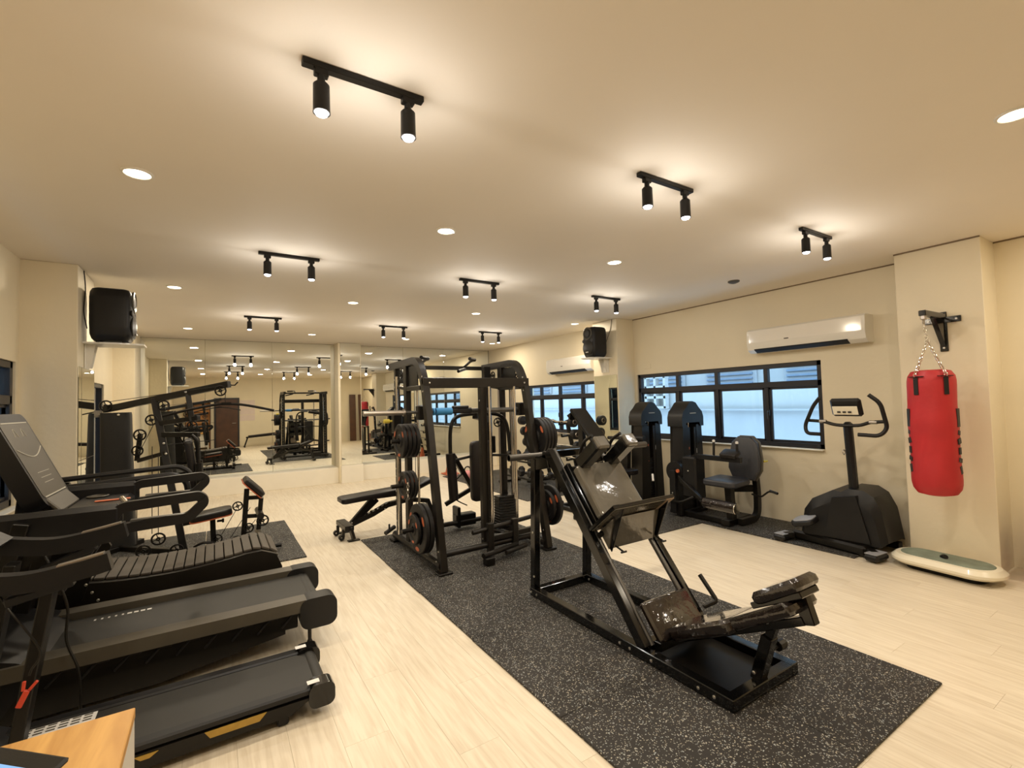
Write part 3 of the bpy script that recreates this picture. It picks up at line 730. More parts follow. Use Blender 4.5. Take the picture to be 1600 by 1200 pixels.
    st.out('weight_stack', M_black, t)
    p = MB(); pad(p, (2.43, 4.50, .77), (1, .0, 0), (0, 0, 1), .25, .64, .075, r=.05, soft=.015); p.out('back_pad', M_vinyl, t)
    # pec arms with foam rollers
    for s_, xs in ((-1, 2.40), (1, 2.50)):
        xe = 2.07 if s_ < 0 else 2.80
        MB().path(smoothpath([(xs, 4.58, 1.38), ((xs + xe * 2) / 3, 4.55, 1.355), (xe + .02 * -s_, 4.52, 1.24), (xe, 4.50, .95)], 8), .020, 10).out('press_arm', M_black, t)
        if s_ < 0: MB().tube((xe, 4.50, .98), (xe + .03, 4.50, .50), .050, 20).out('arm_pad', M_vinyl, t)
        MB().tube((xe, 4.50, .90), (xs - .02, 4.55, .93), .014, 10).out('arm_link', M_black, t)
    # leg lever with perforated arc
    MB().beam((2.26, 4.86, .93), (2.50, 4.86, .52), .05, .05, (0, 1, 0)).out('lever_arm', B, t)
    MB().beam((2.50, 4.86, .52), (2.20, 4.95, .36), .045, .045).beam((2.50, 4.86, .52), (2.70, 4.86, .48), .05, .05).out('lever_strut', B, t)
    arc = [(2.40, 4.85, .72), (2.29, 4.85, .64), (2.25, 4.85, .53), (2.29, 4.85, .42), (2.42, 4.85, .34)]
    ap = smoothpath(arc, 6); ao = MB(); ao.rect_path(ap, .012, .030, (0, 1, 0)); a_ = ao.out('perforated_arc', M_black, t)
    hb = MB()
    for q in ap[1::2]: hb.lathe(q + V((0, -.007, 0)), (0, -1, 0), [(0, .008), (.003, .007)], 8)
    hb.out('arc_holes', M_bolt, a_)
    # low front storage and foot unit
    y0 = 4.0
    for x in (2.24, 2.52):
        MB().beam((x, y0, .06), (x, y0, .34), .06, .055, (0, 1, 0)).out('low_post', B, t)
    MB().tube((2.05, y0, .275), (2.78, y0 + .05, .315), .022, 12).out('foot_peg_bar', B, t)
    MB().beam((2.26, y0, .19), (2.78, y0 + .02, .20), .045, .05).out('low_crossbar', B, t)
    MB().tube((2.07, 3.83, .10), (2.52, 3.97, .095), .024, 12).out('low_foot_bar', B, t)
    MB().tube((2.33, 3.86, .075), (2.60, 3.92, .085), .022, 12).out('low_foot_bar', B, t)
    MB().box((2.12, 3.82, .05), (.09, .08, .07), bev=.006).out('foot_block', M_black, t)
    MB().path(smoothpath([(2.40, 4.3, .04), (2.50, 4.42, .12), (2.62, 4.36, .10), (2.74, 4.45, .05)], 6), .018).out('low_row_handle', M_black, t)
    for c_, r_ in (((2.60, 4.70, .16), .05), ((2.62, 4.45, 1.28), .045)):
        pb = MB(); pulley(pb, c_, (0, 1, 0), r_); pb.out('pulley', M_black, t)
    # pedestal at the back
    MB().box((2.52, 5.12, .12), (.26, .12, .14), bev=.01).box((2.42, 5.12, .16), (.04, .16, .24), bev=.01).out('seat_pedestal', M_black, t)
    # clip board of small parts on the left base
    MB().box((1.70, 4.34, .32), (.05, .16, .34), bev=.006).out('stack_cover', M_brown, t)
    MB().tube((1.62, 4.98, .20), (1.50, 4.90, .17), .022).tube((1.55, 4.93, .17), (1.55, 4.93, .25), .010).out('landmine_sleeve', B, t)
    ch = MB()
    for k in range(6): ch.torus((1.53, 4.285, .62 + k * .028), ((1, 0, 0) if k % 2 else (0, 1, 0)), .011, .003, 10, 6)
    ch.out('chain', M_chrome, t)
    for (yy, zz) in ((4.42, 1.15), (4.44, .72), (4.16, .36)): MB().tube((1.69, yy, zz), (1.42, yy, zz), .020, 14).out('plate_peg', M_black, t)
    for (yy, zz) in ((4.12, 1.12), (3.98, .42)): MB().tube((2.83, yy, zz), (3.12, yy, zz), .020, 14).out('plate_peg', M_black, t)
    bolts([((x - .031, y, z), (-1, 0, 0)) for x in (1.69, 2.83) for (y, z) in ((4.20, 1.76), (4.19, 1.62), (3.90, .20), (3.95, .10))] + [((2.262, 4.19, z), (-1, 0, 0)) for z in (1.52, .14)] + [((x, 4.17, 1.70), (0, -1, 0)) for x in (1.72, 2.80)] + [((1.655, y, .075), (-1, 0, 0)) for y in (4.0, 4.15)], t)
smith()
for k in range(4):
    plate_mesh((1.64 - .042 * k, 4.42, 1.15), .165, .036, k, ['innermost', 'second', 'third', 'outermost, showing red marks'][k] + ' of four plates on the upper left peg of the cable machine', PG)
for k in range(3):
    plate_mesh((1.628 - .040 * k, 4.44, .72), .135, .034, k, ['innermost', 'middle', 'outermost'][k] + ' of three small plates on the middle left peg of the cable machine', PG)
plate_mesh((1.630, 4.16, .36), .225, .042, 0, 'larger inner plate on the lowest left peg of the cable machine', PG, True)
plate_mesh((1.583, 4.16, .36), .225, .042, 0, 'larger outer plate with red marks on the lowest left peg of the cable machine', PG, True)
plate_mesh((1.540, 4.16, .36), .135, .034, 0, 'small plate in front of the large ones on the lowest left peg', PG)
for k in range(4):
    plate_mesh((2.89 + .042 * k, 4.12, 1.12), .205, .038, k, ['innermost', 'second', 'third', 'outermost'][k] + ' of four plates on the upper right peg of the cable machine', PG)
plate_mesh((2.90, 3.98, .42), .16, .036, 0, 'smaller inner plate on the lowest right peg of the cable machine', PG)
plate_mesh((2.95, 3.98, .42), .205, .042, 0, 'open-grip plate with a red mark on the lowest right peg of the cable machine', PG, True)

# ------------------------------------------------------------------ adjustable bench
def bench(loc, rz, label, flat=True):
    t = thing('adjustable_bench', label, 'bench', loc, 'adjustable benches')
    o = V(loc); R = Matrix.Rotation(rz, 3, 'Z')
    def P(x, y, z): return o + R @ V((x, y, z))
    ex = R @ V((1, 0, 0)); ey = R @ V((0, 1, 0))
    p = MB(); pad(p, P(-.06, 0, .445), R @ V((1, 0, .05)), ey, .80, .27, .06, r=.05, soft=.012); po = p.out('back_pad', M_vinyl, t)
    MB().box(P(-.08, 0, .405), (.66, .12, .015), R, .003).out('pad_board', M_black, po)
    p = MB(); pad(p, P(.50, 0, .50), R @ V((.94, 0, .34)), ey, .30, .27, .06, r=.04, soft=.012); p.out('seat', M_vinyl, t)
    MB().beam(P(.36, 0, .37), P(.50, 0, .45), .06, .03).out('seat_bracket', M_brown, t)
    m = MB(); m.rect_path([P(-.36, 0, .13), P(-.08, 0, .22), P(.10, 0, .30), P(.36, 0, .33), P(.62, 0, .28), P(.70, 0, .07)], .055, .065, ey); m.out('spine', M_brown, t)
    l = MB()
    for k in range(6):
        c = P(-.16 + k * .055, -.033, .235 + k * .017); l.box(c, (.028, .008, .035), R @ Matrix.Rotation(-.35, 3, 'Y'), .003)
    l.out('ladder_notches', M_brown, t)
    MB().beam(P(-.33, 0, .15), P(-.08, 0, .40), .055, .045).beam(P(-.02, 0, .38), P(-.24, 0, .20), .03, .05).out('support_strut', M_black, t)
    MB().box(P(-.40, 0, .14), (.10, .40, .055), R, .005).out('front_foot', M_brown, t)
    MB().beam(P(-.39, -.19, .15), P(-.36, -.21, .02), .09, .03, ex).box(P(-.36, -.21, .008), (.13, .06, .014), R, .003).beam(P(-.39, .19, .15), P(-.36, .21, .02), .09, .03, ex).box(P(-.36, .21, .008), (.13, .06, .014), R, .003).out('foot_leg', M_brown, t)
    for s_ in (-1, 1):
        MB().lathe(P(-.47, s_ * .12 - .02, .035), ey, [(0, .010), (0, .030), (.04, .030), (.04, .010)], 16, True).out('wheel', M_rubber, t)
        MB().box(P(-.45, s_ * .12, .08), (.03, .03, .08), R, .003).out('wheel_bracket', M_brown, t)
    MB().box(P(.70, 0, .045), (.07, .46, .05), R, .005).out('rear_foot', M_brown, t)
    bolts([(P(-.10, -.034, .27), -ey), (P(.06, -.034, .26), -ey), (P(-.33, -.03, .16), -ey)], t)
    return t
bench((1.66, 5.66, 0), 0.03, 'adjustable flat bench behind the left side of the cable machine')

# ------------------------------------------------------------------ treadmills
def rounded_block(mb, x0, x1, y0, y1, z0, z1, r=.03, n=4, axis='y'):
    """side profile in xz with rounded corners, extruded along y"""
    ol = rounded_outline(x1 - x0, z1 - z0, r, n); cx_, cz_ = (x0 + x1) / 2, (z0 + z1) / 2
    return mb.prism([(cx_ + a, y0, cz_ + b) for a, b in ol], (0, y1 - y0, 0))
def treadmill_near():
    y0, y1 = 2.50, 2.97
    t = thing('treadmill', 'small low treadmill with mustard decals nearest the camera, beside the desk', 'treadmill', (-.35, (y0 + y1) / 2, 0), 'treadmills in a row along the left wall')
    MB().box((-.20, (y0 + y1) / 2, .122), (1.30, y1 - y0 - .12, .022), bev=.008).out('belt', M_belt, t)
    for y, s_ in ((y0 + .035, -1), (y1 - .035, 1)):
        MB().box((-.18, y, .125), (1.24, .06, .035), bev=.008).out('side_rail', M_plastl if 0 else M_plast, t)
        m = MB(); m.prism([(-.80, y - .03, .03), (.30, y - .03, .045), (.40, y - .03, .10), (-.80, y - .03, .105)], (0, .055, 0)); m.out('side_skirt', M_black, t)
        e = MB(); rounded_block(e, .38, .50, y - .042, y + .042, .045, .155, .035); eo = e.out('end_cap', M_gloss, t)
        MB().box((.405, y, .1565), (.055, .035, .001)).out('sticker', M_label, eo, 'small white sticker')
        MB().box((.27, y, .03), (.05, .035, .055), bev=.008).out('foot', M_rubber, t)
    MB().tube((.44, y0 + .04, .105), (.44, y1 - .04, .105), .036, 16).out('rear_roller', M_belt, t)
    for (a, b, zz, hh) in ((-.02, .20, .088, .030), (-.26, -.20, .086, .018), (-.75, -.42, .082, .036)):
        MB().prism([(a, y0 - .0005, zz - hh / 2), (b - .03, y0 - .0005, zz - hh / 2), (b, y0 - .0005, zz + hh / 2), (a - .02, y0 - .0005, zz + hh / 2)], (0, .004, 0)).out('decal', M_mustard, t)
    h = MB(); h.prism([(-1.26, y0, .03), (-.86, y0, .03), (-.72, y0, .12), (-.84, y0, .19), (-1.10, y0, .22), (-1.26, y0, .18)], (0, y1 - y0, 0)); ho = h.out('motor_hood', M_plast, t)
    MB().prism([(-1.06, y0 + .08, .222), (-.84, y0 + .12, .194), (-.84, y1 - .10, .194), (-1.06, y1 - .06, .222)], (0, 0, .004)).out('hood_panel', M_plastl, ho)
    lb = MB().box((-.585, y0 + .375, .1345), (.26, .085, .0015)).out('warning_label', M_label, t, 'white warning label with grey printed blocks')
    tx = MB()
    for k in range(6):
        for j in range(3): tx.box((-.685 + k * .040, y0 + .353 + j * .022, .1357), (.030, .010, .0008))
    tx.out('label_print', MATS['grey plastic'], lb)
    for y in (y0 + .03, y1 - .03):
        q_ = 0 if y < 2.7 else -.20
        MB().beam((-.66 + q_, y + (.03 if y < 2.7 else -.03), .08), (-.54 + q_, y + (.03 if y < 2.7 else -.03), .86), .04, .085, (0, 1, 0)).out('upright', M_black, t)
        zz = .86 if y < 2.7 else .90
        a = MB(); a.rect_path(smoothpath([(-1.02, y, zz + .10), (-.80, y, zz + .04), (-.62, y, zz + .005), (-.46, y, zz + .02), (-.36, y, zz + .04)], 5), .055, .07, (0, 0, 1)); ao = a.out('armrest', M_plast, t)
        MB().rect_path(smoothpath([(-.52, y, zz + .048), (-.44, y, zz + .062), (-.38, y, zz + .074)], 4), .035, .006, (0, 0, 1)).out('pulse_plate', M_steel, ao)
        MB().beam((-.66, y, .80), (-.47, y, zz - .02), .03, .05, (0, 1, 0)).out('arm_brace', M_plast, ao)
    c = MB(); c.prism([(-.78, y0 + .05, .93), (-.74, y0 + .05, .97), (-1.04, y0 + .05, 1.19), (-1.07, y0 + .05, 1.14)], (0, y1 - y0 - .1, 0)); co = c.out('console', M_plast, t)
    ex = V((-.30, 0, .22)).normalized(); nn = V((.22, 0, .30)).normalized(); cc = V((-.89, (y0 + y1) / 2, 1.08)) + nn * .004
    Rm = Matrix((ex, V((0, 1, 0)), ex.cross(V((0, 1, 0))))).transposed()
    MB().box(cc + ex * .10, (.08, .30, .004), Rm).out('display', M_plastl, co)
    MB().box(cc - ex * .10, (.07, .24, .004), Rm).out('key_panel', M_plastl, co)
    MB().box(cc - ex * .02, (.012, .32, .006), Rm).out('trim_strip', M_cream, co)
    MB().box(cc - ex * .10 + nn * .006, (.035, .05, .012), Rm, .004).out('safety_key', M_redp, co, 'red magnetic safety key')
    MB().path(smoothpath([(-.80, y0 + .2, .97), (-.66, y0 + .02, .80), (-.56, y0 - .01, .62), (-.58, y0 - .01, .55), (-.585, y0 - .012, .53)], 6), .004).out('key_cord', M_black, t)
    MB().box((-.60, y0 - .02, .455), (.018, .012, .06), Matrix.Rotation(.4, 3, 'Y'), .002).box((-.572, y0 - .02, .495), (.010, .010, .035), Matrix.Rotation(.7, 3, 'Y'), .002).box((-.598, y0 - .02, .50), (.010, .010, .035), Matrix.Rotation(.1, 3, 'Y'), .002).out('clip', M_redp, t, 'red spring clip')
treadmill_near()

def treadmill_mid():
    y0, y1 = 3.18, 3.93
    t = thing('treadmill', 'large black treadmill with tall grey console and looped arms, second from the camera', 'treadmill', (-.35, (y0 + y1) / 2, 0), 'treadmills in a row along the left wall')
    MB().box((-.30, (y0 + y1) / 2, .262), (1.75, y1 - y0 - .22, .03), bev=.010).out('belt', M_belt, t)
    MB().tube((.53, y0 + .09, .235), (.53, y1 - .09, .235), .045, 18).out('rear_roller', M_belt, t)
    for y, s_ in ((y0 + .055, -1), (y1 - .055, 1)):
        m = MB(); rounded_block(m, -.95, .62, y - .055, y + .055, .245, .315, .03); m.out('side_rail', M_plastl, t)
        e = MB(); rounded_block(e, .44, .655, y - .06, y + .06, .135, .318, .055, 6); e.out('end_cap', M_plast, t)
        MB().box((-.25, y, .20), (1.36, .05, .10), bev=.006).out('side_beam', M_black, t)
        tr = MB()
        for k in range(9):
            x = -.70 + k * .13; yo = y + s_ * .028
            tr.beam((x, yo, .17), (x + .06, yo, .235), .010, .014, (0, 1, 0), .002); tr.box((x + .085, yo, .235), (.05, .010, .014), bev=.002)
        tr.out('lattice_trim', M_plast, t)
        MB().tube((.50, y - s_ * .0, .04), (.50, y, .16), .011).lathe((.50, y, 0), (0, 0, 1), [(0, .038), (.012, .040), (.034, .018), (.05, .012)], 20).out('levelling_foot', M_rubber, t)
        MB().box((-1.0, y, .09), (.14, .05, .17), bev=.01).out('front_foot', M_black, t)
    MB().prism([(-1.2, y0 + .03, .03), (-.25, y0 + .03, .045), (.36, y0 + .03, .13), (.36, y0 + .03, .20), (-1.2, y0 + .03, .20)], (0, y1 - y0 - .06, 0)).out('under_tray', M_black, t)
    tx = MB()
    for k in range(9): tx.box((-.60 + k * .032, y1 - .20, .2778), (.010 if k < 5 else .022, .022, .0008))
    tx.out('belt_print', M_label, t, 'row of pale dashes printed on the belt')
    h = MB(); h.prism([(-1.28, y0 + .02, .06), (-.86, y0 + .02, .06), (-.72, y0 + .02, .28), (-.80, y0 + .02, .325), (-1.02, y0 + .02, .40), (-1.28, y0 + .02, .40)], (0, y1 - y0 - .04, 0)); h.out('motor_hood', M_plast, t)
    for y in (y0 + .05, y1 - .05):
        MB().beam((-.98, y, .20), (-.78, y, .98), .06, .13, (0, 1, 0)).out('upright', M_black, t)
        zt = 1.01 if y < 3.5 else 1.045
        xe = -.035
        lo = MB(); lo.rect_path(roundpath([(-.46, y, zt - .085), (-.42, y, zt - .010), (xe - .035, y, zt + .008), (xe - .012, y, zt - .03), (xe - .09, y, zt - .108), (-.44, y, zt - .122)], .03, 5), .050, .048, (0, 1, 0), True)
        ao = lo.out('grip_loop', M_plast, t)
        MB().box((-.69, y, zt - .072), (.56, .062, .17), bev=.025).out('arm_body', M_plast, ao)
        MB().beam((-.52, y, zt - .16), (-.66, y, .62), .05, .10, (0, 1, 0)).out('arm_brace', M_plast, ao)
        MB().box((-.26, y, zt - .084), (.24, .040, .006), bev=.002).out('grip_plate', M_grey, ao)
    # console
    ym, hw = (y0 + y1) / 2, .235
    bot = V((-.735, 0, 1.06)); top = V((-.915, 0, 1.47)); ex = (top - bot).normalized(); nn = V((ex.z, 0, -ex.x))
    poly = []
    ol = rounded_outline((top - bot).length + .08, hw * 2, .06, 5); c0 = (bot + top) / 2 + V((0, ym, 0))
    m = MB(); m.prism([c0 + ex * a + V((0, b, 0)) for a, b in ol], -nn * .085); co = m.out('console', M_plast, t)
    m = MB(); ol2 = rounded_outline((top - bot).length - .02, hw * 2 - .05, .03, 4); m.prism([c0 + ex * (a - .0) + V((0, b, 0)) + nn * .002 for a, b in ol2], -nn * .006); m.out('console_face', M_plastl, co)
    ln = MB()
    for s_ in (-.21, .21): ln.box(c0 + ex * s_ + nn * .003, (.006, hw * 2 - .09, .003), Matrix((ex, V((0, 1, 0)), ex.cross(V((0, 1, 0))))).transposed())
    ln.path([c0 + ex * (.06 - .05 * math.sin(PI * (k / 10))) + V((0, (k / 10 - .5) * (hw * 2 - .09), 0)) + nn * .003 for k in range(11)], .003, 6)
    for q in (-.10, .02):
        ln.path([c0 + ex * (.13 + .045 * math.sin(PI * k / 8)) + V((0, q + .05 * (k / 8), 0)) + nn * .003 for k in range(9)], .0015, 6)
    for k in range(3): ln.box(c0 + ex * (-.08 - .03 * k) + nn * .003, (.003, .20 - .02 * k, .002), Matrix((ex, V((0, 1, 0)), ex.cross(V((0, 1, 0))))).transposed())
    ln.out('printed_lines', M_line, co)
    b2 = V((-.62, ym, .985))
    MB().box((-.712, ym, 1.025), (.10, .38, .02), Matrix.Rotation(.85, 3, 'Y'), .006).out('key_panel', M_plastl, t)
    MB().box((-.56, ym, .955), (.26, .62, .07), bev=.02).out('tray', M_plast, t)
    for y in (y0 + .14, y1 - .14): MB().lathe((-.60, y, .992), (0, 0, 1), [(0, .052), (.006, .055), (.008, .046), (.001, .044)], 24).out('cup_rim', M_plastl, t)
    MB().box((-.50, ym + .02, .995), (.16, .03, .006), bev=.002).out('belt_strap', M_orange, t)
    MB().tube((-.40, y0 + .16, .985), (-.44, y0 + .25, 1.02), .014).out('bar_grip_end', M_chrome, t)
    # tall side fairing behind the console
    MB().prism([(-1.18, y0 + .06, .98), (-.98, y0 + .06, 1.02), (-.74, y0 + .06, .96), (-.72, y0 + .06, .80), (-.98, y0 + .06, .62), (-1.18, y0 + .06, .80)], (0, .05, 0)).out('side_fairing', M_black, t)
    # hanging power lead
    MB().path(smoothpath([(-.72, y0 + .02, .86), (-.66, y0 - .02, .72), (-.61, y0 - .03, .56), (-.61, y0 - .04, .40), (-.56, y0 - .06, .24), (-.55, y0 - .08, .02)], 6), .006).out('power_lead', M_black, t)
treadmill_mid()

def treadmill_curved():
    y0, y1 = 4.08, 4.68
    t = thing('treadmill', 'curved manual treadmill with rubber slats, farthest of the three from the camera', 'treadmill', (-.30, (y0 + y1) / 2, 0), 'treadmills in a row along the left wall')
    def zc(x): return .385 + .10 * ((x + .30) / .75) ** 2 - (.10 * max(0, (x - .22) / .20) ** 2 if x > .22 else 0)
    for y in (y0, y1 - .05):
        up = [(x, y, zc(x) - .01) for x in [(-1.0 + k * .10) for k in range(15)]]
        m = MB(); poly = up + [(.44, y, .28), (.42, y, .14), (.30, y, .10), (-.9, y, .14), (-1.02, y, .26)]
        m.prism(poly, (0, .05, 0)); m.out('side_shell', M_brown, t)
        MB().rect_path([V(q) + V((0, .025, -.035)) for q in up], .066, .034, (0, 1, 0)).out('side_rail', M_plastl, t)
    x = -.95; k = 0
    while x < .42:
        z = zc(x); z2 = zc(x + .05); a = math.atan2(z2 - z, .05)
        MB().box((x, (y0 + y1) / 2, z), (.054, y1 - y0 - .10, .016), Matrix.Rotation(-a, 3, 'Y'), .003).out('slat', M_slat, t)
        x += .0615 * math.cos(a)
    for y in (y0 + .06, y1 - .06):
        MB().box((.30, y, .06), (.10, .04, .12), bev=.006).out('foot', M_black, t)
        MB().box((-.95, y, .06), (.10, .04, .12), bev=.006).out('foot', M_black, t)
    for y in (y0 + .01, y1 - .01):
        MB().prism([(-1.10, y - .02, .20), (-.72, y - .02, .30), (-.66, y - .02, .50), (-.90, y - .02, 1.00), (-1.02, y - .02, 1.00)], (0, .04, 0)).out('upright', M_black, t)
        MB().path(roundpath([(-.95, y, 1.02), (-.24, y, 1.055), (-.17, y, 1.00), (-.16, y, .93)], .05), .020, 10).out('handrail', M_plast, t)
    MB().tube((-.95, y0, 1.02), (-.95, y1, 1.02), .020).out('front_bar', M_plast, t)
    MB().box((-.98, (y0 + y1) / 2, 1.15), (.04, .30, .22), Matrix.Rotation(-.4, 3, 'Y'), .015).out('console', M_plast, t)
    bolts([((-.70 + .03 * k, y0 - .011, .40 - .055 * k), (0, -1, 0)) for k in range(3)], t)
treadmill_curved()

# ------------------------------------------------------------------ desk, tablet
def desk():
    x0, x1, y0, y1, z = -1.25, -.172, .62, 1.56, .75
    t = thing('desk', 'honey wood desk top with pale grey side panel at the lower left corner', 'desk', (-.7, 1.1, 0))
    MB().box(((x0 + x1) / 2, (y0 + y1) / 2, z - .012), (x1 - x0, y1 - y0, .024), bev=.002).out('desk_top', M_desk, t)
    MB().box((x1 - .012, (y0 + y1) / 2, (z - .025) / 2), (.022, y1 - y0 - .01, z - .025), bev=.002).out('side_panel', mat('pale grey laminate', (0.55, 0.52, 0.47), 0.5, var=0.04), t)
    MB().box((x0 + .012, (y0 + y1) / 2, (z - .025) / 2), (.022, y1 - y0 - .01, z - .025), bev=.002).out('side_panel', MATS['pale grey laminate'], t)
    MB().box(((x0 + x1) / 2, y1 - .06, .5), (x1 - x0 - .05, .018, .44), bev=.002).out('modesty_panel', MATS['pale grey laminate'], t)
desk()
def tablet():
    t = thing('tablet', 'black framed tablet propped on the wooden desk with a lit blue screen', 'tablet', (-.42, 1.35, .752))
    ex = V((.72, -.69, 0)).normalized(); ey = V((.66, .69, .26)); ey = (ey - ex * ey.dot(ex)).normalized(); n_ = ex.cross(ey)
    c = V((-.245, 1.30, .812)) - ex * .17 - ey * .10
    R = Matrix((ex, ey, n_)).transposed()
    MB().box(c, (.34, .20, .012), R, .005).out('bezel', M_plast, t)
    s = 1 if n_.dot(V((0, 0, 1.5)) - c) > 0 else -1
    MB().box(c + n_ * s * .0065 + ey * -.008, (.30, .15, .001), R).out('screen', M_screen, t)
    MB().box(c + V((.02, .03, -.0215)), (.05, .05, .024), bev=.006).out('stand', M_plast, t)
tablet()

# ------------------------------------------------------------------ window machines
def tower(t, x0, x1, y0, y1, m=M_plast, nm='tower'):
    """weight tower: tapered shell with a domed hood, open slot with stack"""
    xm = (x0 + x1) / 2
    for s_, xa in ((-1, x0), (1, x1)):
        m_ = MB(); w = .15
        xi = xa + (-s_) * w
        m_.prism([(xa, y0, .03), (xi, y0, .03), (xi + s_ * .0, y0, 1.14), (xa - s_ * .045, y0, 1.14)], (0, y1 - y0, 0))
        so = m_.out('side_shell', m, t)
    MB().box((xm, y1 - .02, .60), (x1 - x0 - .06, .02, 1.1), bev=.004).out('rear_panel', M_black, t)
    MB().box((xm - .075, y0 + .012, .58), (.075, .012, 1.06), bev=.004).box((xm + .075, y0 + .012, .58), (.075, .012, 1.06), bev=.004).out('front_cover', m, t)
    st = MB()
    for k in range(16): st.box((xm, (y0 + y1) / 2, .10 + .036 * k), (.19, y1 - y0 - .05, .033), bev=.002)
    st.out('weight_stack', M_black, t)
    for s_ in (-1, 1): MB().tube((xm + s_ * .05, (y0 + y1) / 2, .06), (xm + s_ * .05, (y0 + y1) / 2, 1.22), .010).out('guide_rod', M_chrome, t)
    W_ = x1 - x0
    ol = [(-.5, 1.12), (-.5, 1.24), (-.44, 1.31), (-.30, 1.36), (-.16, 1.425), (0, 1.445), (.16, 1.425), (.30, 1.36), (.44, 1.31), (.5, 1.24), (.5, 1.12), (.34, 1.12), (.30, 1.17), (-.30, 1.17), (-.34, 1.12)]
    h = MB(); h.prism([(xm + a * (W_ - .03), y0 - .015, z) for a, z in ol], (0, y1 - y0 + .03, 0)); ho = h.out('hood', m, t)
    MB().box((xm, y0 - .018, 1.29), (.12, .003, .012)).out('hood_badge', M_line, ho)
    MB().box((xm + .10, y0 + .003, .80), (.045, .003, .06)).out('label', M_label, t, 'white instruction label')
    MB().box((xm - .09, y0 + .003, .84), (.05, .003, .03)).box((xm - .09, y0 + .003, .62), (.05, .003, .008)).out('label', M_orange, t, 'red warning label')
    MB().box((xm, (y0 + y1) / 2, .03), (W_, y1 - y0 + .04, .04), bev=.006).out('tower_base', M_black, t)
def leg_machine():
    t = thing('seated_leg_machine', 'seated leg curl machine with grey backrest, in front of the window', 'exercise machine', (5.1, 3.5, .0125), 'weight stack machines under the window')
    tower(t, 5.0, 5.46, 3.92, 4.12)
    # base
    MB().beam((4.92, 3.30, .05), (5.40, 3.33, .05), .10, .07).beam((5.0, 3.30, .05), (5.0, 4.0, .05), .08, .06).beam((4.90, 3.92, .05), (5.3, 3.92, .05), .06, .06).out('base_frame', M_black, t)
    MB().rect_path(roundpath([(5.05, 3.20, .06), (5.40, 3.20, .06), (5.42, 3.20, .30), (5.37, 3.20, .80)], .16, 6), .07, .055, (0, 1, 0)).out('back_post', M_black, t)
    ol = [(-.11, -.25), (.11, -.25), (.165, -.13), (.165, .0), (.135, .18), (.07, .25), (-.07, .25), (-.135, .18), (-.165, .0), (-.165, -.13)]
    p = MB(); pad(p, (5.27, 3.25, .765), (0, -1, .0), (.12, 0, 1), 0, 0, .07, soft=.022, outline=[(a * 1.15, b) for a, b in ol]); po = p.out('backrest', M_greyvinyl, t)
    p = MB(); pad(p, (5.312, 3.25, .765), (0, -1, .0), (.12, 0, 1), 0, 0, .02, soft=.006, outline=[(a * 1.22, b * 1.04) for a, b in ol]); p.out('backrest_shell', M_plastl, po)
    p = MB(); pad(p, (5.06, 3.36, .50), (0, -1, 0), (1, 0, .05), .42, .36, .075, r=.06, soft=.018); p.out('seat', M_greyvinyl, t)
    MB().beam((5.05, 3.30, .08), (5.08, 3.34, .46), .08, .08, (0, 1, 0)).beam((5.1, 3.34, .42), (5.38, 3.24, .40), .06, .08).out('seat_post', M_black, t)
    MB().tube((4.76, 3.44, .285), (4.76, 3.06, .275), .062, 22).out('ankle_roller', M_wrap, t, 'roller in glossy shrink wrap')
    MB().lathe((4.76, 3.055, .275), (0, -1, 0), [(0, .060), (.006, .058), (.008, .02)], 20).out('roller_cap', M_chrome, t)
    MB().beam((4.80, 3.50, .29), (4.92, 3.92, .50), .04, .05).tube((4.76, 3.50, .285), (4.76, 3.40, .285), .015).out('roller_arm', M_black, t)
    MB().box((4.98, 3.74, .52), (.20, .20, .50), bev=.02).out('gear_housing', M_plast, t)
    MB().rect_path(roundpath([(4.96, 3.74, .60), (4.96, 3.74, .775), (4.96, 3.10, .775)], .08, 5), .055, .05, (1, 0, 0)).out('thigh_arm', M_plast, t)
    p = MB(); pad(p, (4.97, 3.24, .835), (0, -1, 0), (1, 0, .5), .20, .14, .06, r=.03, soft=.012); p.out('thigh_pad', M_vinyl, t)
    for (y, x) in ((3.16, 4.98), (3.48, 5.02)):
        g = MB().tube((x, y, .79), (x + .01, y, .96), .014, 12); go = g.out('hand_grip', M_rubber, t)
        MB().lathe((x + .01, y, .955), (0, 0, 1), [(0, .015), (.012, .017), (.026, .014), (.028, .004)], 12).out('grip_cap', M_label, go)
    MB().tube((4.93, 3.99, .56), (4.99, 3.99, .56), .125, 28).out('cam_disc', M_plast, t)
    MB().beam((4.90, 3.98, .06), (4.90, 3.98, .58), .06, .085, (0, 1, 0)).out('front_post', M_plast, t)
    MB().beam((4.92, 3.90, .03), (4.92, 3.90, .20), .05, .06, (0, 1, 0)).path(roundpath([(4.86, 3.99, .20), (4.80, 3.80, .22), (4.86, 3.66, .30)], .04), .016).out('lower_linkage', M_black, t)
    MB().path(roundpath([(5.14, 3.10, .38), (5.12, 2.98, .37), (5.10, 2.88, .45), (5.08, 2.78, .44)], .03), .010).tube((5.10, 2.87, .455), (5.085, 2.78, .44), .014).out('adjust_lever', M_black, t)
    MB().tube((4.87, 3.88, .585), (4.85, 3.88, .585), .022).out('adjuster_ring', M_orange, t)
    MB().box((5.36, 3.10, .735), (.07, .12, .02), bev=.004).out('cloth', M_yellow, t, 'yellow cloth on the back post')
    bolts([((4.875, 3.74, z), (-1, 0, 0)) for z in (.40, .60)] + [((4.87, 3.98, .30), (-1, 0, 0))], t)
leg_machine()
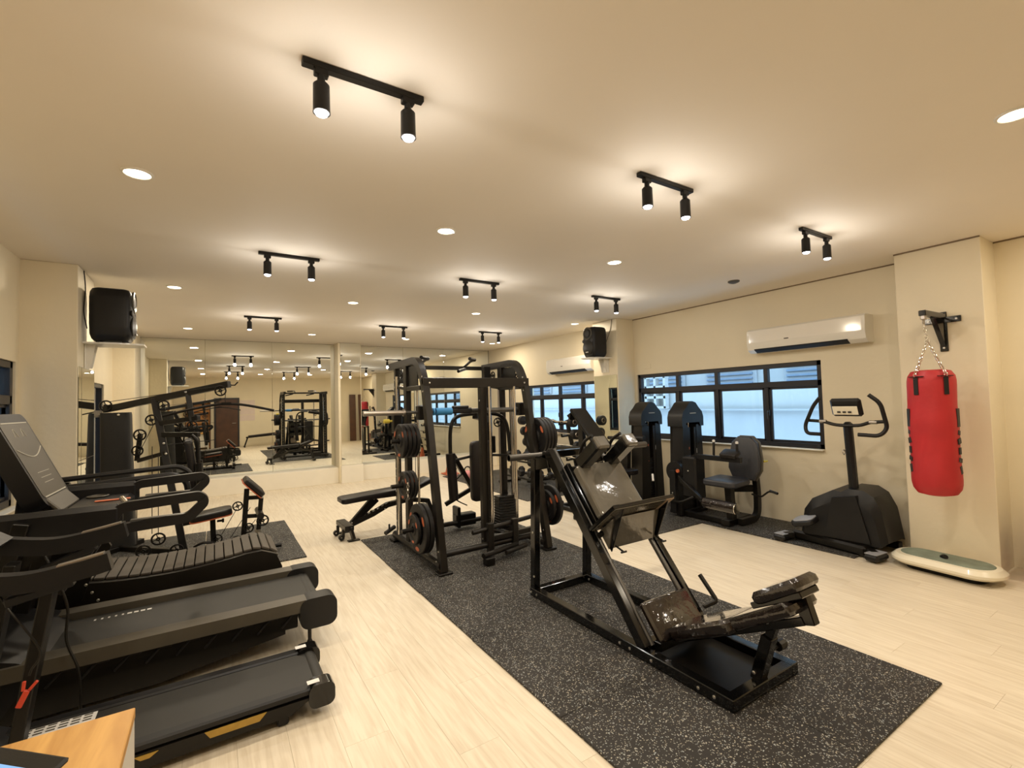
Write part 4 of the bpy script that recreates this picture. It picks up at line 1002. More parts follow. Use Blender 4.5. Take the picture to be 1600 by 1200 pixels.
def pull_machine():
    t = thing('chest_machine', 'weight stack machine with roller arm beside the white column, left of the seated one', 'exercise machine', (5.1, 4.8, .0125), 'weight stack machines under the window')
    tower(t, 4.98, 5.44, 4.58, 4.78, M_brown)
    MB().beam((4.60, 4.55, .05), (5.35, 4.55, .05), .07, .06).beam((4.70, 4.30, .05), (4.70, 5.0, .05), .07, .06).out('base_frame', M_black, t)
    MB().beam((4.72, 4.62, .06), (4.78, 4.62, .90), .07, .06, (0, 1, 0)).out('seat_post', M_black, t)
    p = MB(); pad(p, (4.66, 4.62, .52), (0, -1, 0), (1, 0, 0), .34, .30, .07, r=.05, soft=.015); p.out('seat', M_vinyl, t)
    MB().tube((4.80, 5.02, .945), (4.86, 4.62, .955), .024, 14).out('press_bar', M_black, t)
    MB().tube((4.84, 4.62, .955), (4.88, 4.42, .955), .042, 18).out('foam_roller', M_vinyl, t)
    MB().tube((4.86, 4.96, .62), (4.90, 4.86, .62), .13, 26).out('cam_disc', M_black, t)
    MB().path(roundpath([(4.75, 4.30, .14), (4.45, 4.36, .18), (4.50, 4.70, .16), (4.65, 4.80, .12)], .06), .016).out('foot_lever', M_black, t)
    MB().tube((4.86, 4.28, .50), (4.82, 4.24, .42), .014).out('white_grip', M_label, t)
pull_machine()

# ------------------------------------------------------------------ stepper
def stepper():
    t = thing('elliptical_trainer', 'black elliptical trainer with upright handlebars and grey footplates by the wall', 'exercise machine', (5.2, 2.15, 0))
    prof = [(2.56, .10), (2.52, .34), (2.44, .46), (2.24, .575), (2.17, .56), (2.12, .60), (1.98, .60), (1.90, .55), (1.84, .42), (1.80, .14)]
    m = MB(); y = prof
    rings = []
    for (dx, sc, dz) in ((5.02, .86, -.06), (5.08, .97, 0), (5.40, 1.0, .0), (5.50, .92, -.05)):
        rings.append([(dx, 2.15 + (a - 2.15) * sc, max(.10, .10 + (z + dz - .10) * (sc if z > .2 else 1))) for a, z in prof])
    n = len(prof); vs = [q for r in rings for q in r]; fs = []
    for j in range(3):
        for i in range(n): fs.append((j * n + i, j * n + (i + 1) % n, (j + 1) * n + (i + 1) % n, (j + 1) * n + i))
    fs += [tuple(range(n - 1, -1, -1)), tuple(3 * n + i for i in range(n))]
    m.add(vs, fs); m.out('body_shell', M_plast, t)
    MB().prism([(5.00, 2.30, .12), (5.00, 2.22, .50), (5.00, 2.02, .54), (5.00, 1.92, .12)], (.06, 0, 0)).out('front_bulge', M_plast, t)
    MB().beam((5.10, 2.62, .06), (4.99, 1.93, .06), .12, .09, bev=.02).beam((5.50, 2.5, .05), (5.45, 1.85, .05), .08, .06).out('base_frame', M_black, t)
    for (a, b, c, d) in ((5.02, 2.60, 4.93, 2.66), (5.02, 1.95, 4.94, 1.86)):
        MB().beam((a, b, .06), (c, d, .05), .09, .06, bev=.015).out('stabiliser', M_black, t)
    for (x, y_) in ((4.95, 2.66), (4.94, 1.86)):
        q = MB(); q.box((x, y_, .045), (.20, .12, .06), Matrix.Rotation(-.1, 3, 'Z'), .02); qo = q.out('foot_end', M_plast, t)
        MB().box((x, y_, .077), (.18, .10, .008), Matrix.Rotation(-.1, 3, 'Z'), .003).out('grey_tread', M_greyfoot, qo)
    q = MB(); pad(q, (4.97, 2.46, .235), (0, -1, .25), (1, 0, .2), .22, .20, .05, r=.06, soft=.01); qo = q.out('pedal', M_plast, t)
    q = MB(); pad(q, (4.965, 2.46, .262), (0, -1, .25), (1, 0, .2), .19, .16, .012, r=.05, soft=.003); q.out('pedal_tread', M_greyfoot, qo, 'blue grey pedal tread')
    MB().beam((5.16, 2.09, .55), (5.12, 2.10, 1.22), .075, .07, (0, 1, 0), bev=.02).out('mast', M_plast, t)
    c = MB(); R = Matrix.Rotation(-.35, 3, 'Y'); c.box((5.09, 2.09, 1.36), (.05, .26, .18), R, .02); co = c.out('console', M_plast, t)
    MB().box((5.058, 2.09, 1.33), (.006, .21, .085), R, .002).out('console_panel', M_cream, co)
    MB().box((5.073, 2.09, 1.405), (.008, .17, .05), R, .002).out('display', M_ink, co)
    k_ = MB()
    for a in range(3): k_.box((5.052, 2.14 - a * .045, 1.315), (.005, .028, .014), R)
    k_.box((5.056, 2.09, 1.352), (.006, .16, .010), R)
    k_.out('keys', M_ink, co)
    MB().path(smoothpath([(5.10, 2.45, 1.23), (5.09, 2.30, 1.22), (5.09, 2.18, 1.19), (5.09, 2.0, 1.19), (5.09, 1.90, 1.22), (5.09, 1.78, 1.23)], 5), .016, 10).out('cross_handle', M_black, t)
    MB().path(roundpath([(5.02, 2.29, 1.455), (5.04, 2.36, 1.38), (5.09, 2.47, 1.18), (5.05, 2.44, 1.10), (5.02, 2.30, 1.10)], .05, 6), .018, 10).out('hand_grip', M_rubber, t)
    MB().path(roundpath([(5.02, 1.88, 1.475), (5.04, 1.80, 1.40), (5.08, 1.77, 1.17), (5.05, 1.82, 1.10), (5.02, 1.98, 1.11)], .05, 6), .018, 10).out('hand_grip', M_rubber, t)
    for y_ in (2.30, 1.88): MB().tube((5.09, y_ - .03, 1.222), (5.09, y_ + .03, 1.222), .0175, 12).out('pulse_sensor', M_steel, t)
    MB().torus((5.10, 2.135, .93), (0, 1, 0), .022, .004, 14, 6).out('bottle_clip', M_steel, t)
stepper()

# ------------------------------------------------------------------ vibration plate
def vib():
    t = thing('vibration_plate', 'cream vibration plate with sage green top on the floor by the column', 'exercise machine', (5.09, 1.46, 0))
    c = V((5.065, 1.42, 0)); ax = V((-.10, -1, 0)).normalized(); bx = V((1, -.10, 0)).normalized()
    def ring(w, h, r, z, n=8): return [c + ax * a + bx * b + V((0, 0, z)) for a, b in rounded_outline(w, h, r, n)]
    def loft(mb, rs):
        n = len(rs[0]); vs = [p for r in rs for p in r]; fs = []
        for j in range(len(rs) - 1):
            for i in range(n): fs.append((j * n + i, j * n + (i + 1) % n, (j + 1) * n + (i + 1) % n, (j + 1) * n + i))
        return mb.add(vs, fs + [tuple(range(n - 1, -1, -1)), tuple((len(rs) - 1) * n + i for i in range(n))])
    loft(MB(), [ring(.50, .22, .08, .0), ring(.56, .26, .10, .045)]).out('dark_base', M_black, t)
    loft(MB(), [ring(.66, .34, .15, .045), ring(.72, .38, .17, .065), ring(.72, .38, .17, .085), ring(.66, .33, .15, .115), ring(.60, .28, .135, .120)]).out('shell', M_cream, t)
    loft(MB(), [ring(.60, .27, .13, .118), ring(.59, .26, .13, .125)]).out('grip_top', M_pad_t, t)
    q = MB(); q.tube((5.06, 1.44, .128), (5.03, 1.41, .140), .018, 10); q.box((5.10, 1.45, .130), (.07, .02, .006), bev=.002)
    tag(q.out('black_strap', M_rubber), 'small black strap lying on top of the vibration plate', 'strap')
vib()

# ------------------------------------------------------------------ punching bag, bracket
def bag():
    b = thing('wall_bracket', 'black steel wall bracket on the right column holding the punching bag', 'bracket', (5.30, 1.41, 2.0))
    MB().box((5.302, 1.41, 2.00), (.012, .055, .34), bev=.003).out('vertical_plate', M_gloss, b)
    MB().box((5.296, 1.41, 2.10), (.012, .24, .05), bev=.003).out('cross_plate', M_gloss, b)
    MB().beam((5.29, 1.41, 2.13), (4.90, 1.43, 2.135), .05, .045).out('arm', M_gloss, b)
    MB().prism([(5.30, 1.395, 2.11), (5.10, 1.405, 2.115), (5.30, 1.395, 1.86)], (0, .035, 0)).out('gusset', M_gloss, b)
    MB().box((4.925, 1.43, 2.10), (.035, .035, .04), bev=.006).torus((4.925, 1.43, 2.065), (0, 1, 0), .018, .005, 14, 6).out('hook', M_steel, b)
    bolts([((5.288, y, 2.10), (-1, 0, 0)) for y in (1.32, 1.50)] + [((5.294, 1.41, z), (-1, 0, 0)) for z in (1.86, 2.15)], b)
    t = thing('punching_bag', 'red punching bag with black straps hanging on chains from the wall bracket', 'punching bag', (4.93, 1.41, .67))
    c = V((4.93, 1.41, 0)); prof = []
    for k in range(26):
        z = .67 + (1.655 - .67) * k / 25
        r = .155 + .010 * math.sin(k * .55) * (.2 if k > 18 else .35)
        e = min(k, 25 - k)
        if e < 3: r *= (.80, .95, .99)[e]
        prof.append((z, r))
    prof = [(.655, .07)] + prof + [(1.665, .09)]
    mb = MB(); n = 32; vs = []
    for j, (z, r) in enumerate(prof):
        for i in range(n):
            a = 2 * PI * i / n; rr = r * (1 + .012 * math.sin(3 * a + z * 7) + .008 * math.sin(7 * a - z * 13))
            vs.append(c + V((math.cos(a) * rr, math.sin(a) * rr, z)))
    fs = [(j * n + i, j * n + (i + 1) % n, (j + 1) * n + (i + 1) % n, (j + 1) * n + i) for j in range(len(prof) - 1) for i in range(n)]
    mb.add(vs, fs + [tuple(range(n - 1, -1, -1)), tuple((len(prof) - 1) * n + i for i in range(n))]); mb.out('bag_body', M_red, t)
    view = math.atan2(-1.41, -4.93)
    for da in (-.62, .62, PI - .62, PI + .62):
        a = view + da; rd = V((math.cos(a), math.sin(a), 0)); tg = V((-rd.y, rd.x, 0))
        R = Matrix((tg, rd, V((0, 0, 1)))).transposed()
        MB().box(c + rd * .157 + V((0, 0, 1.535)), (.035, .006, .14), R, .002).out('strap', M_rubber, t)
        tb = MB(); tb.rect_path([c + V((math.cos(a + q), math.sin(a + q), 0)) * .160 + V((0, 0, 1.612)) for q in (-.35, -.17, 0, .17, .35)], .012, .006, (0, 0, 1)); tb.out('strap_stitch', M_rubber, t)
        MB().torus(c + rd * .157 + V((0, 0, 1.625)), tg, .016, .003, 14, 6).out('ring', M_chrome, t)
    # bold lettering strips down both sides
    for da in (-1.25, 1.25):
        a = view + da; g = MB(); rd = V((math.cos(a), math.sin(a), 0)); tg = V((-rd.y, rd.x, 0)); R = Matrix((tg, rd, V((0, 0, 1)))).transposed()
        z = 1.36
        for k, h in enumerate((.16, .05, .06, .07, .05, .08)):
            g.box(c + rd * .156 + V((0, 0, z - h / 2)), (.05 if k % 2 == 0 else .036, .008, h - .016), R @ Matrix.Rotation((0, .25, -.25)[k % 3], 3, 'Y'), .001); z -= h + .012
        g.out('side_print', M_ink, t)
    top = V((4.925, 1.43, 2.04)); j = V((4.93, 1.415, 1.90)); chn = MB()
    def chain(p, q, n_):
        d = (q - p)
        for k in range(n_):
            m_ = p + d * (k + .5) / n_; u_, a, b_ = basis(d); 
            ax = a if k % 2 else b_
            L = d.length / n_ * .62; pts = []
            o2 = a if not k % 2 else b_
            for i in range(10):
                th = 2 * PI * i / 10; pts.append(m_ + u_ * math.cos(th) * L + o2 * math.sin(th) * .009)
            chn.path(pts, .003, 6, True)
    chain(top, j, 5)
    chn.torus(j, (1, 0, 0), .016, .004, 12, 6)
    for da in (-.62, .62, PI - .62, PI + .62):
        a = view + da; chain(j, c + V((math.cos(a) * .157, math.sin(a) * .157, 1.635)), 8)
    chn.out('chain', M_chrome, t)
bag()

# ------------------------------------------------------------------ speakers on shelves
def speaker(c, face, label, group):
    """c: centre of base; face: unit vector of the front"""
    c = V(c); f = V(face); s_ = V((0, 0, 1)).cross(f); t = thing('loudspeaker', label, 'loudspeaker', c, group)
    W2, D2, Hh = .135, .15, .47
    ol = rounded_outline(W2 * 2, D2 * 2, .055, 5); rings = []
    for (z, k) in ((0, .80), (.02, .90), (.06, .98), (.15, 1.0), (.38, 1.0), (.43, .97), (.46, .88), (.47, .74)): rings.append([c + s_ * a * k + f * b * k + V((0, 0, z)) for a, b in ol])
    n = len(ol); vs = [p for r in rings for p in r]
    fs = [(j * n + i, j * n + (i + 1) % n, (j + 1) * n + (i + 1) % n, (j + 1) * n + i) for j in range(len(rings) - 1) for i in range(n)]
    MB().add(vs, fs + [tuple(range(n - 1, -1, -1)), tuple((len(rings) - 1) * n + i for i in range(n))]).out('cabinet', M_plast, t)
    fr = c + f * (D2 - .004)
    h = MB(); h.lathe(fr + V((0, 0, .37)), f, [(-.004, .10), (.012, .098), (.016, .086), (-.03, .045)], 28, sx=1.0); h.out('horn_bezel', M_plastl, t)
    MB().lathe(fr + V((0, 0, .37)), f, [(-.03, .045), (.012, .052), (.014, .040), (.012, .01)], 20).out('horn_throat', M_ink, t)
    for sg in (-1, 1): MB().lathe(fr + s_ * sg * .095 + V((0, 0, .255)), f, [(-.002, .030), (.008, .028), (.009, .010)], 16).out('bass_port', M_ink, t)
    g = MB(); g.lathe(fr + V((0, 0, .145)), f, [(-.002, .118), (.008, .115), (.020, .07), (.022, .01)], 30); g.out('woofer_grille', M_brown, t)
    MB().box(fr + f * .026 + V((0, 0, .075)), (.004, .06, .014) if abs(f.x) > .5 else (.06, .004, .014), bev=.001).out('badge', M_label, t)
    for a in (-1, 1):
        for b in (-1, 1): MB().lathe(c + s_ * a * .08 + f * b * .09 - V((0, 0, .012)), (0, 0, 1), [(0, .014), (.014, .014)], 10).out('rubber_foot', M_rubber, t)
    return t
def shelf(x, y, z, d, label):
    t = thing('speaker_shelf', label, 'shelf', (x, y, z), 'speaker shelves')
    ol = [(0, -.16), (d * .30, -.16), (d * .42, -.10), (d * .42, .10), (d * .30, .16), (0, .16)]
    MB().prism([(x + a, y + b, z - .014) for a, b in ol], (0, 0, .014)).out('shelf_board', M_white, t)
    MB().prism([(x, y - .05, z - .015), (x + d * .07, y - .05, z - .015), (x + d * .035, y - .05, z - .22), (x, y - .05, z - .22)], (0, .006, 0)).prism([(x, y + .05, z - .015), (x + d * .07, y + .05, z - .015), (x + d * .035, y + .05, z - .22), (x, y + .05, z - .22)], (0, .006, 0)).out('bracket', M_white, t)
    MB().box((x + d * .004, y, z - .12), (.008, .16, .22), bev=.002).out('wall_plate', M_white, t)
shelf(-.968, 5.58, 2.125, 1.0, 'white shelf on the left column under the left loudspeaker')
shelf(5.308, 5.56, 2.155, -1.0, 'white shelf on the right column under the right loudspeaker')
speaker((-.775, 5.50, 2.137), (1, 0, 0), 'black loudspeaker on the left column shelf, seen from its side', 'wall loudspeakers')
speaker((5.10, 5.56, 2.167), (-1, 0, 0), 'black loudspeaker with pale horn on the right column shelf', 'wall loudspeakers')
for nm, pts in (('left', [(-.95, 5.50, 2.25), (-.966, 5.46, 2.40), (-.966, 5.52, 2.60), (-.966, 5.46, 2.755)]), ('right', [(5.28, 5.56, 2.30), (5.306, 5.50, 2.45), (5.306, 5.42, 2.60), (5.306, 5.38, 2.755)])):
    o = MB().path(smoothpath(pts, 5), .004).out('speaker_cable', M_rubber); tag(o, f'thin dark cable running from the {nm} loudspeaker up to the ceiling', 'cable')

# ------------------------------------------------------------------ air conditioners
def aircon(y0, y1, label):
    x = XR; t = thing('air_conditioner', label, 'air conditioner', (x - .1, (y0 + y1) / 2, 2.0), 'wall air conditioners')
    pr = [(x, 2.01), (x - .13, 2.005), (x - .185, 2.04), (x - .205, 2.12), (x - .195, 2.27), (x - .17, 2.29), (x, 2.29)]
    MB().prism([(a, y0, z) for a, z in pr], (0, y1 - y0, 0)).out('casing', M_white, t)
    MB().prism([(x - .2065, y0 + .03, 2.125), (x - .1975, y0 + .03, 2.265), (x - .193, y0 + .03, 2.265), (x - .202, y0 + .03, 2.125)], (0, y1 - y0 - .06, 0)).out('front_panel', mat('gloss white panel', (0.82, 0.79, 0.73), 0.12, coat=0.6, var=0.02), t)
    MB().prism([(x - .130, y0 + .16, 2.004), (x - .186, y0 + .16, 2.038), (x - .190, y0 + .16, 2.050), (x - .135, y0 + .16, 2.012)], (0, y1 - y0 - .24, 0)).out('louvre', M_rubber, t)
    MB().box((x - .2075, y0 + (y1 - y0) * .62, 2.135), (.002, .05, .012), bev=.0005).out('badge', M_plastl, t)
aircon(2.05, 3.28, 'white split air conditioner on the wall above the near window')
aircon(6.10, 7.38, 'white split air conditioner above the far window, behind the speaker')
for (y, z, lb) in ((5.02, 1.99, 'blank white wall plate above the left end of the near window'),):
    t = MB().box((XR - .004, y, z), (.008, .13, .075), bev=.003).out('wall_plate', M_wall); tag(t, lb, 'wall plate')

# ------------------------------------------------------------------ home gym in the corner
def home_gym():
    y = 6.0
    t = thing('home_gym', 'black multi-station home gym with lat bar, pulleys and cable on the far left mat', 'exercise machine', (-.25, 6.0, .0125))
    K = M_black
    MB().beam((-.95, 6.70, .04), (-.27, 6.02, .04), .06, .05).beam((-.30, 6.02, .04), (.42, y, .04), .06, .05).beam((-.98, 6.45, .04), (-.70, 6.85, .04), .06, .05).beam((.40, y - .25, .04), (.40, y + .25, .04), .06, .05).out('base_frame', K, t)
    MB().beam((-.27, 6.02, .04), (-.55, 6.38, 1.64), .065, .055, (0, 1, 0)).out('mast', K, t)
    MB().beam((-1.02, 6.775, 1.535), (.135, 5.835, 1.77), .055, .068).out('top_beam', K, t)
    MB().beam((-.055, 5.957, 1.735), (.02, 5.896, 1.750), .003, .032, bev=0).out('white_plate', M_label, t)
    MB().beam((-.24, 6.13, 1.68), (-.20, 6.09, 1.38), .05, .05, (0, 1, 0)).beam((-.50, 6.32, 1.37), (-.14, 6.05, 1.42), .05, .05).beam((-.47, 6.28, 1.25), (-.14, 6.05, 1.24), .05, .05).beam((-.43, 6.22, 1.06), (-.69, 6.40, .98), .04, .04).beam((-.67, 6.40, 1.26), (-.70, 6.40, .98), .045, .04, (0, 1, 0)).out('upper_frame', K, t)
    MB().path([V((.12, y, 1.79)), V((.16, y, 1.765)), V((.19, y, 1.765)), V((.22, y, 1.80))], .007).out('hook', K, t)
    for (x, yy, z, r) in ((-1.0, 6.70, 1.575, .055), (-.46, 6.25, 1.56, .052), (-.57, 6.32, 1.41, .052), (-.67, 6.35, 1.255, .055), (-.69, 6.35, 1.09, .050), (.055, 5.85, 1.70, .050), (-.20, 6.05, 1.34, .045)):
        pb = MB(); pulley(pb, (x, yy, z), (.3, 1, 0), r); pb.out('pulley', K, t)
    for (x, z, r) in ( (-.48, .22, .055), (-.60, .12, .055), (-.33, .08, .055), (.02, .13, .045), (.20, .08, .048), (.31, .20, .048), (.21, .45, .045), (.45, .26, .055)):
        pb = MB(); pulley(pb, (x, y - .045, z), (0, 1, 0), r); pb.out('pulley', K, t)
    for a, b in (((-.53, .28), (-.53, 1.15)), ((-.48, .26), (-.48, 1.05)), ((.06, .17), (.20, .42)), ((.14, .12), (.33, .42)), ((.25, .12), (.38, .28)), ((.10, 1.68), (.10, 1.555)), ((-.65, .20), (-.65, .8)), ((-.40, 1.16), (.0, 1.18))): MB().tube((a[0], y - .045, a[1]), (b[0], y - .045, b[1]), .0035, 6).out('cable', M_rubber, t)
    MB().tube((-.97, 6.68, 1.62), (.03, 5.84, 1.745), .0035, 6).out('cable', M_rubber, t)
    MB().tube((-.54, 6.28, 1.38), (-.66, 6.33, 1.10), .0035, 6).out('cable', M_rubber, t)
    MB().path(smoothpath([(-.45, y - .05, 1.45), (-.26, y - .05, 1.50), (-.05, y - .05, 1.545), (.10, y - .05, 1.56), (.28, y - .05, 1.545), (.57, y - .05, 1.475)], 6), .014, 10).box((.11, y - .05, 1.565), (.10, .03, .03), bev=.008).out('lat_bar', K, t)
    for x0 in (-.13,): 
        p = MB(); pad(p, (-.20, y, .92), (0, -1, 0), (-.12, 0, 1), .26, .58, .07, r=.05, soft=.014); po = p.out('back_pad', M_vinyl, t)
    for yy in (y - .16, y + .16):
        MB().path(roundpath([(-.20, yy, 1.25), (-.15, yy, 1.20), (-.14, yy, .95), (-.13, yy, .74)], .05), .016).tube((-.14, yy, .96), (-.13, yy, .70), .032, 14).out('press_arm', K, t)
    MB().beam((-.28, y, .33), (.0, y, .36), .045, .045).beam((-.01, y, .04), (-.02, y, .36), .05, .05, (0, 1, 0)).tube((.02, y, .31), (.08, y, .31), .012).tube((.065, y, .31), (.085, y, .31), .022).out('seat_post', K, t)
    p = MB(); pad(p, (-.03, y, .395), (0, -1, 0), (1, 0, .12), .30, .38, .065, r=.07, soft=.014); p.out('seat', M_vinyl, t)
    p = MB(); pad(p, (-.03, y, .362), (0, -1, 0), (1, 0, .12), .305, .385, .010, r=.07, soft=.001); p.out('seat_piping', M_orange, t)
    MB().beam((.26, y, .03), (.30, y, .62), .05, .05, (0, 1, 0)).beam((.30, y, .52), (.45, y, .51), .04, .04).beam((.44, y, .52), (.41, y, .16), .045, .045, (0, 1, 0)).beam((.30, y, .32), (.42, y, .31), .035, .04).out('curl_post', K, t)
    p = MB(); pad(p, (.365, y, .64), (0, -1, 0), (.16, 0, -.17), .42, .25, .06, r=.05, soft=.014); p.out('arm_curl_pad', M_vinyl, t)
    p = MB(); n_ = V((.17, 0, .16)).normalized(); pad(p, V((.365, y, .64)) - n_ * .032, (0, -1, 0), (.16, 0, -.17), .425, .255, .010, r=.05, soft=.001); p.out('pad_piping', M_orange, t)
    for zz in (.44, .20): MB().tube((.42, y - .20, zz - .1), (.42, y + .20, zz - .1), .035, 14).out('leg_roller', M_vinyl, t)
    MB().path(smoothpath([(-.18, y - .1, .10), (-.10, y - .16, .14), (.02, y - .14, .11), (.08, y - .1, .06)], 5), .012).out('ankle_strap', K, t)
    # covered weight stack
    s_ = MB(); x0, x1, h0, h1 = -1.0, -.70, .05, 1.50
    rings = []
    for (z, g) in ((.05, .10), (.25, .07), (.7, .04), (1.2, .012), (1.47, 0), (1.50, -.01)):
        rings.append([V((-.915 + g * .35 + a * (1 + g * 1.6), 6.74 + b * (1 + g * 1.2), z)) for a, b in rounded_outline(.255, .26, .05, 4)])
    n = len(rings[0]); vs = [p for r in rings for p in r]; fs = [(j * n + i, j * n + (i + 1) % n, (j + 1) * n + (i + 1) % n, (j + 1) * n + i) for j in range(len(rings) - 1) for i in range(n)]
    s_.add(vs, fs + [tuple(range(n - 1, -1, -1)), tuple((len(rings) - 1) * n + i for i in range(n))]); s_.out('stack_cover', M_shroud, t)
    bolts([((-.88, 6.606, 1.475), (0, -1, 0)), ((-.26, 6.105, 1.70), (0, -1, 0)), ((-.455, 6.215, 1.16), (0, -1, 0)), ((-.435, 6.19, 1.05), (0, -1, 0)), ((.45, y - .026, .51), (0, -1, 0))], t, r=.012)
home_gym()
q = MB(); q.tube((.44, 5.62, .05), (.60, 5.60, .05), .020).box((.38, 5.62, .035), (.12, .05, .04), bev=.01).torus((.44, 5.64, .05), (1, 0, 0), .022, .004)
tag(q.out('rowing_grip', M_black), 'loose black pull grip lying on the mat behind the curved treadmill', 'pull grip')

# ------------------------------------------------------------------ racks by the far window
def barbell(c, y0, y1, z, x, label, ez):
    t = thing('fixed_barbell', label, 'barbell', (x, (y0 + y1) / 2, z), 'fixed barbells on the far rack')
    pts = [(x, y0, z), (x, (y0 * 2 + y1) / 3, z), (x, (y0 + y1) / 2 - .08, z + (.03 if ez else 0)), (x, (y0 + y1) / 2 + .08, z + (.03 if ez else 0)), (x, (y0 + 2 * y1) / 3, z), (x, y1, z)]
    if ez: pts = [(x, y0, z), (x, y0 + .38, z), (x, y0 + .50, z + .035), (x, y0 + .62, z), (x, (y0 + y1) / 2, z + .03), (x, y1 - .62, z), (x, y1 - .50, z + .035), (x, y1 - .38, z), (x, y1, z)]
    MB().path(roundpath(pts, .04), .0135, 10).out('bar', M_chrome, t)
    for yy, s_ in ((y0, -1), (y1, 1)):
        h = MB(); h.lathe((x, yy, z), (0, s_, 0), [(0, .05), (.01, .085), (.09, .085), (.10, .06), (.10, .02)], 24); ho = h.out('head', M_rubber, t)
        MB().lathe((x, yy + s_ * .099, z), (0, s_, 0), [(0, .040), (.004, .038), (.004, .030), (.001, .030)], 18, True).out('head_ring', M_chrome, ho)
    return t
def racks():
    t = thing('barbell_rack', 'black A-frame rack holding fixed barbells below the far window', 'rack', (5.2, 6.8, .0125))
    for y in (6.35, 7.20):
        MB().beam((5.38, y, .03), (5.12, y, 1.16), .06, .05, (0, 1, 0)).out('upright', M_black if y > 7 else M_redp if 0 else M_black, t)
        MB().beam((4.85, y, .04), (5.55, y, .04), .06, .05).out('rack_foot', M_black, t)
        for k in range(5):
            z = .28 + k * .205; x = 5.33 - (z - .05) * .235
            MB().beam((x, y, z), (x - .13, y, z - .01), .035, .03).beam((x - .13, y, z - .02), (x - .135, y, z + .035), .03, .02, (0, 1, 0)).out('hook', M_black, t)
    for z in (.10, 1.12): MB().beam((5.37 - (z - .05) * .235, 6.35, z), (5.37 - (z - .05) * .235, 7.20, z), .04, .04).out('cross_tube', M_black, t)
    for k in range(5):
        z = .30 + k * .205 + .018; x = 5.33 - (z - .05) * .235 - .09
        barbell(None, 6.08 + .0, 7.48, z, x, ['lowest', 'second lowest', 'middle', 'second highest', 'highest'][k] + ' fixed barbell on the rack below the far window', k in (4, 3))
    # dumbbell rack, two tiers
    t = thing('dumbbell_rack', 'low two-tier black rack with hex dumbbells in front of the barbells', 'rack', (4.62, 6.8, .0125))
    for y in (6.12, 7.50): MB().beam((4.80, y, .04), (4.66, y, .55), .05, .04, (0, 1, 0)).beam((4.42, y, .04), (4.88, y, .04), .05, .04).out('side_leg', M_black, t)
    for (x, z) in ((4.55, .20), (4.66, .46)):
        MB().beam((x - .08, 6.12, z - .02), (x - .08, 7.50, z - .02), .03, .03).beam((x + .09, 6.12, z + .03), (x + .09, 7.50, z + .03), .03, .03).out('tier_rail', M_black, t)
    k = 0
    for ti, (x, z) in enumerate(((4.555, .275), (4.665, .535))):
        for j in range(5):
            y = 6.24 + j * .285
            d = thing('hex_dumbbell', ['nearest', 'second', 'third', 'fourth', 'farthest'][j] + ' hex dumbbell on the ' + ['lower', 'upper'][ti] + ' tier of the low dumbbell rack', 'dumbbell', (x, y, z), 'hex dumbbells on the low rack')
            r = .055 + .004 * j
            MB().tube((x - .06, y, z), (x + .06, y, z), .014).out('handle', M_chrome, d)
            for s_ in (-1, 1): MB().lathe((x + s_ * .055, y, z), (s_, 0, 0), [(0, r * .8), (.012, r), (.07, r), (.085, r * .8), (.085, .02)], 6, ph=PI / 6).out('hex_head', M_rubber, d)
            k += 1
racks()
def incline():
    t = thing('incline_board_bench', 'dark incline bench with tilted board standing before the far window', 'bench', (4.0, 4.7, 0))
    x = 4.05
    MB().beam((x, 4.80, 1.38), (x, 4.27, .86), .26, .05, (0, .7, -.7), bev=.012).out('tilted_board', M_black, t)
    MB().prism([(x - .13, 4.78, 1.34), (x - .13, 4.86, 1.30), (x - .13, 4.80, 1.24)], (.26, 0, 0)).out('board_lip', M_black, t)
    MB().beam((x, 4.72, 1.24), (x, 4.72, .04), .06, .09, (0, 1, 0)).out('rear_post', M_brown, t)
    MB().beam((x, 4.34, .88), (x, 4.60, .04), .05, .06, (0, 1, 0)).out('front_post', M_brown, t)
    MB().beam((x - .02, 5.22, .845), (x - .02, 4.42, .885), .06, .05).out('long_tube', M_gloss, t)
    MB().beam((x - .02, 5.20, .83), (x - .02, 5.26, .03), .05, .05, (0, 1, 0)).out('rear_leg', M_black, t)
    MB().beam((x - .25, 4.62, .03), (x + .25, 4.62, .03), .06, .05).beam((x - .22, 5.26, .03), (x + .22, 5.26, .03), .06, .05).beam((x, 4.62, .03), (x, 5.26, .03), .05, .05).out('base_frame', M_black, t)
incline()
# kettlebells and cone before the ledge
def kettlebell(x, y, m, label, r=.085):
    t = thing('kettlebell', label, 'kettlebell', (x, y, .0125), 'kettlebells on the floor by the right mirror')
    MB().lathe((x, y, .013), (0, 0, 1), [(0, r * .6), (.01, r * .8), (r * .5, r * .99), (r, r), (r * 1.5, r * .85), (r * 1.85, r * .5), (r * 1.95, r * .2)], 22).out('bell', m, t)
    MB().path(smoothpath([(x - r * .55, y, r * 1.55), (x - r * .75, y, r * 2.3), (x - r * .35, y, r * 2.85), (x + r * .35, y, r * 2.85), (x + r * .75, y, r * 2.3), (x + r * .55, y, r * 1.55)], 5), r * .16).out('handle', M_rubber, t)
kettlebell(4.20, 8.35, M_pink, 'pink kettlebell in the middle, between the cable machine and the mirror ledge')
kettlebell(4.02, 8.62, M_pink, 'pink kettlebell half hidden behind the foam arm pad')
kettlebell(4.42, 8.38, M_redp, 'dark red kettlebell right of the pink ones', .09)
c = thing('training_cone', 'small orange red cone standing behind the kettlebells', 'cone', (4.22, 9.2, .0125))
MB().lathe((4.22, 9.2, .03), (0, 0, 1), [(0, .13), (.01, .13), (.012, .10), (.42, .022), (.43, .01)], 24).out('cone_body', M_orange, c)
MB().box((4.22, 9.2, .020), (.30, .30, .018), bev=.006).out('cone_base', M_orange, c)

